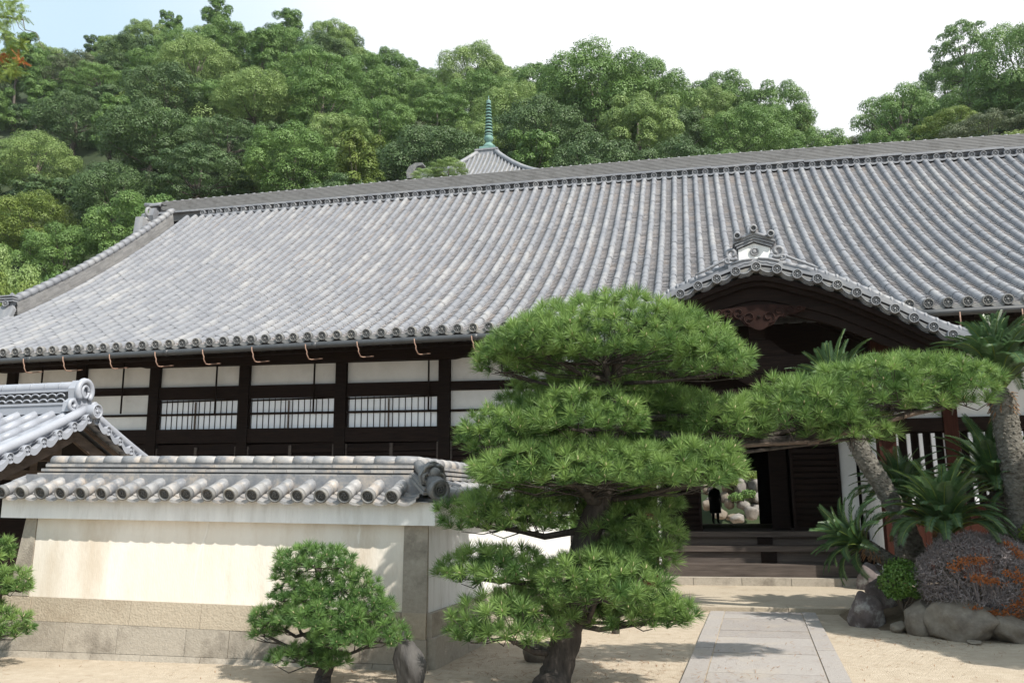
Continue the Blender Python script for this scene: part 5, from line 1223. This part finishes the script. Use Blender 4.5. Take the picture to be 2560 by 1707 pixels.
make_kind('billow', [(101, 4.6, 6.6, 44, 1000, .19, 'billow', 3), (102, 5.2, 6.2, 52, 950, .19, 'billow', 3), (103, 4.0, 6.4, 40, 1000, .185, 'billow', 3.4)])
make_kind('spread', [(111, 5.4, 5.0, 64, 760, .185, 'spread', 2.6), (112, 4.6, 4.6, 56, 760, .18, 'spread', 2.6)])
make_kind('tall', [(121, 2.9, 7.6, 30, 520, .22, 'tall', 4), (122, 2.5, 8.4, 30, 480, .22, 'tall', 5)])
make_kind('pine', [(131, 3.6, 6.2, 56, 420, .30, 'pine', 6)])
make_kind('shade', [(151, 2.6, 4.2, 46, 3600, .115, 'billow', 3.0)])
make_kind('bush', [(141, 3.4, 3.6, 34, 620, .22, 'billow', .3), (142, 3.8, 3.0, 34, 620, .22, 'spread', .3)])
_tr = random.Random(99)
_mats = {}
def leafmesh(cme, mat):
    k = (cme.name, mat)
    if k not in _mats:
        c = cme.copy(); c.materials.clear(); c.materials.append(MAT[mat]); _mats[k] = c
    return _mats[k]
def tree(name, x, y, z, key, mat, s, label, cat='tree', group=None, var=None, sz=1.0, tall=None):
    V_ = KINDS[key]; cme, tme, W, H, th = V_[_tr.randrange(len(V_)) if var is None else var]
    root = empty(name, (x, y, z), label, cat, group); rot = _tr.uniform(0, 6.28)
    if tall is not None:
        st = M(); st.tube([(0, 0, -.3), (.1, .05, tall*.5), (0, 0, tall), (0, 0, tall+H*s*.5)], [.14, .12, .08, .03], 7); tme = st.build('trunk', MAT['bark_grey']); t0 = tme; tme = tme.data; bpy.data.objects.remove(t0)
    for me, nm in ((leafmesh(cme, mat), 'crown'), (tme, 'trunk')):
        o = bpy.data.objects.new(nm, me); COL.objects.link(o); o.parent = root
        h = th*s*sz if tall is None else tall; kz = s*sz
        if tall is not None and nm == 'trunk':
            COL.objects.link(o) if o.name not in COL.objects else None; continue
        o.matrix_local = Matrix.Translation((0, 0, h))@Matrix.Rotation(rot, 4, 'Z')@Matrix.Diagonal((s, s, kz, 1))
    return root
GRP = 'trees covering the wooded hill'
LAB = {('billow', 'leaf_mid'): 'mid green broadleaf tree with billowing crown in the hillside wood', ('billow', 'leaf_pale'): 'pale green broadleaf tree with billowing crown in the hillside wood',
 ('billow', 'leaf_dark'): 'dark green broadleaf tree with billowing crown in the hillside wood', ('spread', 'leaf_mid'): 'mid green tree with layered spreading crown in the hillside wood',
 ('spread', 'leaf_dark'): 'dark green tree with layered spreading crown in the hillside wood', ('spread', 'leaf_grey'): 'grey green tree with layered spreading crown in the hillside wood',
 ('tall', 'leaf_mid'): 'slim mid green tree rising in the hillside wood', ('tall', 'leaf_pale'): 'slim pale green tree rising in the hillside wood', ('billow', 'leaf_grey'): 'dull grey green broadleaf tree in the hillside wood',
 ('spread', 'leaf_yellow'): 'yellowish green tree with layered crown in the hillside wood', ('billow', 'leaf_yellow'): 'yellowish green broadleaf tree in the hillside wood', ('tall', 'leaf_dark'): 'slim dark green tree rising in the hillside wood', ('spread', 'leaf_pale'): 'pale green tree with layered spreading crown in the hillside wood'}
def seen(x, y, z):
    v = np.array([x, y, z-CAM_H]); d = v@AF
    return 1280+FPX*(v@AR)/d, 853.5-FPX*(v@AU)/d
rows = [(54, 7.0), (61, 7.4), (69, 7.8), (78, 8.2), (88, 8.6), (99, 9.0), (111, 9.4), (124, 9.8), (137, 9.0)]
for (yy, spc) in rows:
    x = -yy*1.02
    while x < yy*.42:
        X = x+_tr.uniform(-2, 2); Y = yy+_tr.uniform(-3, 3); x += spc*_tr.uniform(.75, 1.15)
        if abs(X-px_) < 8.5 and Y < PY+6: continue
        Z = hillz(X, Y); u, v = seen(X, Y, Z+8)
        if u < -180 or u > 2740: continue
        sk_ = float(np.interp(u, [p_[0] for p_ in SKY], [p_[1] for p_ in SKY])); over = max(0, sk_+14-seen(X, Y, Z+10)[1])*Y/FPX
        if over > 4.5: continue
        Z -= over
        if v > 700 and u > 420: continue
        a_right = u > 2080
        left = u < 900
        kinds = [('billow', 'leaf_mid'), ('billow', 'leaf_dark'), ('spread', 'leaf_dark'), ('spread', 'leaf_mid'), ('billow', 'leaf_pale'), ('spread', 'leaf_grey'), ('tall', 'leaf_mid')]
        wts = [3, 2, 2.4, 2, 1.6, 1.0, .6]
        if 1000 < u < 1950 and v < 330: wts = [5, .8, .6, 1, 3.2, .4, .6]
        if a_right: kinds = [('spread', 'leaf_mid'), ('spread', 'leaf_dark'), ('billow', 'leaf_mid'), ('spread', 'leaf_grey'), ('spread', 'leaf_yellow')]; wts = [3, 2, 1.4, 1.4, .8]
        if left and v > 450: kinds = [('billow', 'leaf_yellow'), ('billow', 'leaf_mid'), ('spread', 'leaf_grey'), ('billow', 'leaf_grey')]; wts = [2, 2, 1.3, 1]
        key, mat = _tr.choices(kinds, wts)[0]
        s = _tr.uniform(.80, 1.12)*(.92 if yy < 70 else 1.0)
        tree('hill_tree', X, Y, Z-.3, key, mat, s, LAB[(key, mat)], 'tree', GRP)
        if _tr.random() < .62:
            bx, by = X+_tr.uniform(2.5, 4.5), Y-_tr.uniform(1.5, 3.5)
            if not (abs(bx-px_) < 8 and by < PY+6): tree('hill_bush', bx, by, hillz(bx, by)-.4-over*.5, 'bush', _tr.choice(['leaf_mid', 'leaf_dark', 'leaf_dark', 'leaf_grey', 'leaf_pale']), _tr.uniform(.75, 1.1), 'low bushy undergrowth between the hillside trees', 'bush', 'undergrowth bushes of the wooded hill')
def special(px, py, Y, key, mat, s, label, name='hill_tree', var=None, sz=1.0, group=GRP):
    """a single tree whose crown top is seen at px,py and which stands at depth Y"""
    q = aty(px, py, Y); V_ = KINDS[key]; var = 0 if var is None else var; H = V_[var][3]; th = V_[var][4]
    zb = min(q[2]-(H*.98+th)*s*sz, hillz(q[0], Y)); sz2 = (q[2]-zb)/((H*.98+th)*s)
    tree(name, q[0], Y, zb, key, mat, s, label, 'tree', group, var, min(sz2, 1.5*sz) if sz2 > 0 else sz)
special(545, 18, 138, 'tall', 'leaf_mid', 1.15, 'tallest slim loose tree poking above the ridge on the left skyline', var=0)
special(430, 42, 138, 'tall', 'leaf_mid', 1.0, 'slim loose tree on the skyline left of the tallest one', var=1)
special(365, 60, 134, 'billow', 'leaf_pale', .95, 'pale round topped tree just below the left skyline gap', var=2)
special(720, 42, 140, 'tall', 'leaf_mid', 1.2, 'slim dull green tree on the skyline right of the tallest one', var=0)
special(830, 62, 136, 'billow', 'leaf_pale', 1.05, 'pale feathery tree where the left ridge starts to fall', var=0)
special(240, 98, 136, 'tall', 'leaf_dark', .9, 'small dark loose tree on the far left skyline', var=1)
special(1180, 132, 118, 'billow', 'leaf_pale', 1.05, 'pale round tree on the middle skyline above the finial', var=1)
special(1480, 148, 100, 'billow', 'leaf_mid', 1.35, 'big cauliflower crowned camphor tree right of the finial against the sky', var=1)
special(1610, 160, 104, 'billow', 'leaf_mid', 1.2, 'cauliflower crowned camphor tree on the right shoulder of the biggest one', var=0)
special(1350, 172, 106, 'billow', 'leaf_mid', 1.0, 'smaller camphor tree on the left shoulder of the biggest one', var=2)
special(1790, 198, 120, 'billow', 'leaf_mid', 1.15, 'rounded tree on the low skyline toward the valley', var=2)
special(1930, 222, 120, 'billow', 'leaf_mid', 1.15, 'last rounded tree where the skyline drops into the valley', var=0)
special(2400, 66, 112, 'pine', 'leaf_mid', 1.0, 'round headed pine standing clear above the right hill', 'hill_pine', var=0, group=None)
special(2540, 85, 100, 'billow', 'leaf_mid', 1.0, 'leafy tree on the skyline right of the hill pine', var=1)
special(2240, 210, 105, 'spread', 'leaf_mid', .95, 'low spreading tree on the left brow of the right hill', var=0)
special(660, 235, 92, 'billow', 'leaf_pale', 1.35, 'bright pale billowing tree in the middle of the left hillside', var=1)
special(800, 330, 84, 'billow', 'leaf_pale', .9, 'bright pale tree low on the left hillside beside the largest pale one', var=0)
special(440, 230, 96, 'spread', 'leaf_yellow', 1.25, 'broad dome with a yellowish flowering top on the left hillside', var=0)
special(420, 300, 80, 'spread', 'leaf_mid', 1.25, 'fresh green tree with tiered branches above the ridge end of the hall', var=1)
special(1060, 330, 76, 'billow', 'leaf_dark', .8, 'dark round bush like tree left of the finial', var=2)
special(900, 360, 68, 'tall', 'leaf_yellow', .9, 'yellow green bamboo like clump behind the hall ridge', var=0)
for (px, py, s_, v_, lb) in ((1122, 402, .26, 1, 'little light green tree top before the pagoda roof at the ridge'), (1070, 424, .20, 0, 'little light green tree top beside the hooked ridge end')):
    q = aty(px, py, 52); zg = hillz(q[0], 52); V_ = KINDS['spread'][v_]; tree('small_garden_tree', q[0], 52, zg, 'spread', 'leaf_pale', s_, lb, 'tree', None, v_, 1.0, q[2]-V_[3]*s_-zg)
# nearer trees on the left, beyond the sloping verge of the roof
for (px, py, Y, key, mat, s, lb) in ((60, 505, 40, 'billow', 'leaf_yellow', .62, 'yellow green broadleaf tree nearest the left edge above the gate'), (190, 440, 46, 'billow', 'leaf_mid', .72, 'grey branched broadleaf tree left of the hall ridge end'),
   (300, 560, 43, 'billow', 'leaf_mid', .55, 'round tree directly left of the roof verge'), (-40, 610, 36, 'billow', 'leaf_yellow', .6, 'bright yellow green tree cut by the left edge over the verge'), (150, 620, 40, 'billow', 'leaf_dark', .55, 'dark tree filling the gap below the yellow green one'), (330, 470, 50, 'spread', 'leaf_grey', .7, 'grey green tree behind the ridge end ornament'), (20, 420, 50, 'billow', 'leaf_pale', .7, 'pale tree at the left edge halfway up the wood')):
    q = aty(px, py, Y); V_ = KINDS[key][1 if key == 'spread' else 0]; zb = min(0.0+hillz(q[0], Y), q[2]-(V_[3]+V_[4])*s); sz = min(2.2, (q[2]-zb)/((V_[3]+V_[4])*s))
    tree('broadleaf_tree', q[0], Y, zb, key, mat, s*1.05, lb, 'tree', None, 1 if key == 'spread' else 0, sz)
# bare leaning limbs that show in the wood
# tree out of view on the right whose shade falls over the planting bed
tree('shade_tree', 6.75, 9.75, 0, 'shade', 'leaf_mid', .72, 'broadleaf tree at the right that shades the planting bed', 'tree', None, 0, 1.0)
# ------------------------------------------------------------------ conifer branch hanging in from the left
cy = empty('overhanging_conifer', (-7.2, 6.4, 0), 'conifer branch with some browned sprays hanging into the top left corner', 'tree')
m = M(); m.tube([(-7.2, 6.4, 0), (-7.15, 6.4, 3), (-7.1, 6.4, 6.5)], [.16, .13, .08], 9); m.build('trunk', MAT['bark'], cy)
CYD = 6.2
for (pts, rad) in (([(-230, 20), (-60, 45), (0, 42), (58, 50)], .016), ([(-120, 120), (-30, 150), (20, 175)], .012)):
    m = M(); P_ = [np.array([-7.15, 6.4, aty(pts[0][0], pts[0][1], CYD)[2]-.05])]+[aty(a, b, CYD) for a, b in pts[1:]]; m.tube(P_, np.linspace(rad*1.6, rad*.45, len(P_)), 6); m.build('branch', MAT['bark_grey'], cy)
m = M(); m.tube([aty(a, b, CYD) for a, b in ((58, 50), (62, 75), (90, 82), (100, 108), (112, 128))], [.006, .004, .0035, .003, .002], 4)
m.tube([aty(a, b, CYD) for a, b in ((40, 48), (48, 70), (66, 84), (78, 76))], [.004, .003, .002, .0015], 4); m.build('bare_twig', MAT['bark_grey'], cy)
def spray(pix, mat, n, rad, nm='foliage'):
    m = M()
    for (a, b) in pix:
        c = aty(a, b, CYD+random.uniform(-.15, .15))
        for k in range(n):
            d = unit(RNG.normal(size=3)*np.array([1, 1, .8])+np.array([.3, 0, -.5])); s_ = c+RNG.normal(0, rad*.35, 3); L_ = random.uniform(.05, .11)
            sd_ = unit(np.cross(d, RNG.normal(size=3)))
            for t in np.linspace(.1, 1, 7):
                for q_ in (-1, 1):
                    e = s_+d*L_*t; f_ = unit(d*.8+sd_*q_)*.026*(1.1-t*.5); nn = np.cross(d, sd_)*.0035
                    w_ = np.cross(f_, np.cross(d, sd_)); w_ = w_/(np.linalg.norm(w_)+1e-9)*.004; m.add([e-w_, e+w_, e+f_], [(0, 1, 2)], 0, random.random())
    m.build(nm, MAT[mat], cy)
spray([(8, 8), (28, 22), (12, 40), (-10, 25), (38, 10), (50, 36), (10, 62), (-12, 70), (15, 90)], 'leaf_pale', 30, .07)
spray([(20, 125), (8, 165), (28, 180), (-5, 190), (40, 165), (30, 140), (55, 110)], 'leaf_yellow', 26, .06)
spray([(8, 150), (2, 135), (52, 150)], 'orange_leaf', 16, .04, 'browned_sprays')
# ------------------------------------------------------------------ rockery seen through the far doorway
rr = random.Random(4); RY = 45.5
for k, (u, v, a, b) in enumerate(((1800, 1285, 46, 38), (1845, 1295, 44, 30), (1880, 1280, 40, 44), (1822, 1255, 30, 40), (1858, 1262, 34, 36), (1895, 1245, 36, 40), (1770, 1262, 30, 36), (1850, 1220, 44, 60), (1885, 1212, 36, 50), (1815, 1215, 30, 46), (1835, 1185, 26, 30), (1780, 1225, 30, 44))):
    s_ = RY/FPX; c = aty(u+rr.uniform(-16, 16), v+rr.uniform(-14, 14), RY+.35+(1310-v)*.012); rock('rock', tuple(c), a*s_*.42, .4, b*s_*.40, 90+k, 'rock' if k % 2 else 'rock_pale', 'pale stacked boulder of the sunlit rockery behind the far doorway', 'rock', rr.uniform(0, 3), 'boulders of the rockery seen through the doorway', 2)
    c = aty(u, v, RY+(1310-v)*.012)
    rock('rock', tuple(c), a*s_*.46, .45, b*s_*.44, 60+k, 'rock_pale' if k % 3 else 'rock', 'pale stacked boulder of the sunlit rockery behind the far doorway', 'rock', rr.uniform(0, 3), 'boulders of the rockery seen through the doorway', 2)
for k, (u, v, mt, lb) in enumerate(((1870, 1236, 'leaf_mid', 'low dark green shrub between the boulders seen through the doorway'), (1842, 1243, 'leaf_mid', 'small green shrub at the left of the boulders through the doorway'), (1875, 1188, 'leaf_yellow', 'yellow green shrub on top of the rockery through the doorway'), (1825, 1205, 'leaf_yellow', 'little yellow green shrub left on the rockery through the doorway'))):
    c = aty(u, v, RY-.4+(1310-v)*.012); leaf_bush('rockery_shrub', c, (.42, .3, .26), mt, 420, .13, lb, 'shrub')
# ------------------------------------------------------------------ visitor standing in the far doorway
q = aty(1790, 1308, 36.2); fx, fy, fz = q[0], 36.2, .725
J = {}; vs = []; es = []; rs = []
def jt(n, x, z, r, y=0.0, par=None):
    J[n] = len(vs); vs.append((x, y, z)); rs.append(r)
    if par: es.append((J[par], J[n]))
jt('pelvis', 0, .88, .125); jt('waist', 0, 1.02, .115, 0, 'pelvis'); jt('chest', 0, 1.22, .13, 0, 'waist'); jt('shoulder_mid', 0, 1.34, .10, 0, 'chest'); jt('neck', 0, 1.42, .05, 0, 'shoulder_mid'); jt('head_low', 0, 1.50, .072, -.01, 'neck'); jt('head', 0, 1.58, .092, -.005, 'head_low'); jt('crown', 0, 1.645, .075, 0, 'head')
for s_, n in ((-1, 'l'), (1, 'r')):
    jt('hip'+n, s_*.085, .80, .095, 0, 'pelvis'); jt('knee'+n, s_*.095, .45, .080, -.01, 'hip'+n); jt('ankle'+n, s_*.10, .09, .055, .02, 'knee'+n); jt('toe'+n, s_*.115, .03, .038, -.13, 'ankle'+n)
    jt('sh'+n, s_*.18, 1.33, .06, 0, 'shoulder_mid'); jt('el'+n, s_*.235, 1.06, .043, .02, 'sh'+n); jt('wr'+n, s_*.235, .83, .030, -.05, 'el'+n); jt('palm'+n, s_*.235, .75, .034, -.07, 'wr'+n)
    for f in range(4):
        dyf = -.03+.02*f; ln_ = (.050, .060, .056, .045)[f]
        jt('k%d%s' % (f, n), s_*.235, .715, .0095, -.07+dyf, 'palm'+n); jt('f%d%s' % (f, n), s_*.228, .715-ln_, .008, -.078+dyf, 'k%d%s' % (f, n))
    jt('t0'+n, s_*.222, .755, .010, -.105, 'palm'+n); jt('t1'+n, s_*.215, .715, .009, -.125, 't0'+n)
me = bpy.data.meshes.new('person'); me.from_pydata(vs, es, [])
pm = bpy.data.objects.new('person', me); COL.objects.link(pm); pm.location = (fx, fy, fz+.01); pm.rotation_euler = (0, 0, .35)
sk = pm.modifiers.new('skin', 'SKIN'); ssf = pm.modifiers.new('smooth', 'SUBSURF'); ssf.levels = 1; ssf.render_levels = 2
for v, r_ in zip(me.skin_vertices[0].data, rs): v.radius = (r_, r_*.85)
me.skin_vertices[0].data[0].use_root = True
pmat = mk('person_surface', (.010, .010, .012), (.016, .016, .018), rough=.9)
t = pmat.node_tree; N = t.nodes; b_ = N['Principled BSDF']; old = b_.inputs['Base Color'].links[0].from_socket
co = N.new('ShaderNodeTexCoord'); sp2 = N.new('ShaderNodeSeparateXYZ'); gtn = N.new('ShaderNodeMath'); gtn.operation = 'GREATER_THAN'; gtn.inputs[1].default_value = 1.425
mx = N.new('ShaderNodeMix'); mx.data_type = 'RGBA'; mx.inputs['B'].default_value = (.36, .22, .15, 1)
t.links.new(co.outputs['Object'], sp2.inputs[0]); t.links.new(sp2.outputs['Z'], gtn.inputs[0]); t.links.new(gtn.outputs[0], mx.inputs['Factor']); t.links.new(old, mx.inputs['A']); t.links.new(mx.outputs['Result'], b_.inputs['Base Color'])
me.materials.append(pmat); tag(pm, 'person in dark clothes standing as a silhouette in the far doorway', 'person')
cm2 = M(); cm2.lathe([(.10, 1.40), (.20, 1.34), (.215, 1.2), (.195, 1.0), (.225, .80), (.245, .55), (.24, .42), (.20, .43)], (0, 0, 0), (0, 0, 1), 16, 0, .5)
cm2.v = [v*np.array([1, .62, 1]) for v in cm2.v]; c_o = cm2.build('coat', MAT['cloth']); c_o.parent = pm
hm = M(); hm.lathe([(.103, -.03), (.11, .02), (.10, .07), (.06, .11), (.005, .12)], (fx, fy+.02, fz+1.60), (0, .25, 1), 14, 0, .5); ho = hm.build('hair', MAT['hair'])
ho.parent = pm; ho.matrix_parent_inverse = (Matrix.Translation(pm.location)@Matrix.Rotation(.35, 4, 'Z')).inverted()

# fallen needles and grit on the sand
m = M(); n = 2600
fx_ = np.concatenate([RNG.normal(-1.6, 1.3, 1300), RNG.uniform(-7, 3, 900), RNG.normal(2.4, .6, 400)]); fy_ = np.concatenate([RNG.normal(8.6, .9, 1300), RNG.uniform(7.2, 13.3, 900), RNG.normal(11.2, .5, 400)])
th = RNG.uniform(0, 6.28, n); L_ = RNG.uniform(.025, .09, n)/2; W_ = RNG.uniform(.0015, .0035, n)
dx, dy_ = np.cos(th), np.sin(th); zz = np.full(n, .006)+np.where((fx_ > -.1+.0557*(fy_-10)) & (fx_ < 1.25+.0557*(fy_-10)), .034, 0)
ok = ~((fx_ < -2.6) & (fy_ > 8.4)); V = np.stack([np.stack([fx_+a*dx*L_-b*dy_*W_, fy_+a*dy_*L_+b*dx*W_, zz+.004*a], 1) for a, b in ((-1, -1), (1, -1), (1, 1), (-1, 1))], 1)[ok].reshape(-1, 3); i = np.arange(ok.sum())*4
m.addmany(V, np.stack([i, i+1, i+2, i+3], 1), RNG.uniform(0, 1, ok.sum()))
o = m.build('fallen_needles', MAT['husk']); o['kind'] = 'stuff'
# ------------------------------------------------------------------ thin summer haze
m = M(); m.box(-330, 330, -70, 330, -1, 75, 0, .5); hz = m.build('haze', [])
hz['kind'] = 'stuff'
hm_ = bpy.data.materials.new('haze'); hm_.use_nodes = True; t = hm_.node_tree; t.nodes.clear()
vo = t.nodes.new('ShaderNodeOutputMaterial'); pv = t.nodes.new('ShaderNodeVolumePrincipled'); pv.inputs['Density'].default_value = .00013; pv.inputs['Color'].default_value = (.90, .95, 1, 1); pv.inputs['Anisotropy'].default_value = .2
t.links.new(pv.outputs[0], vo.inputs['Volume']); hz.data.materials.append(hm_)
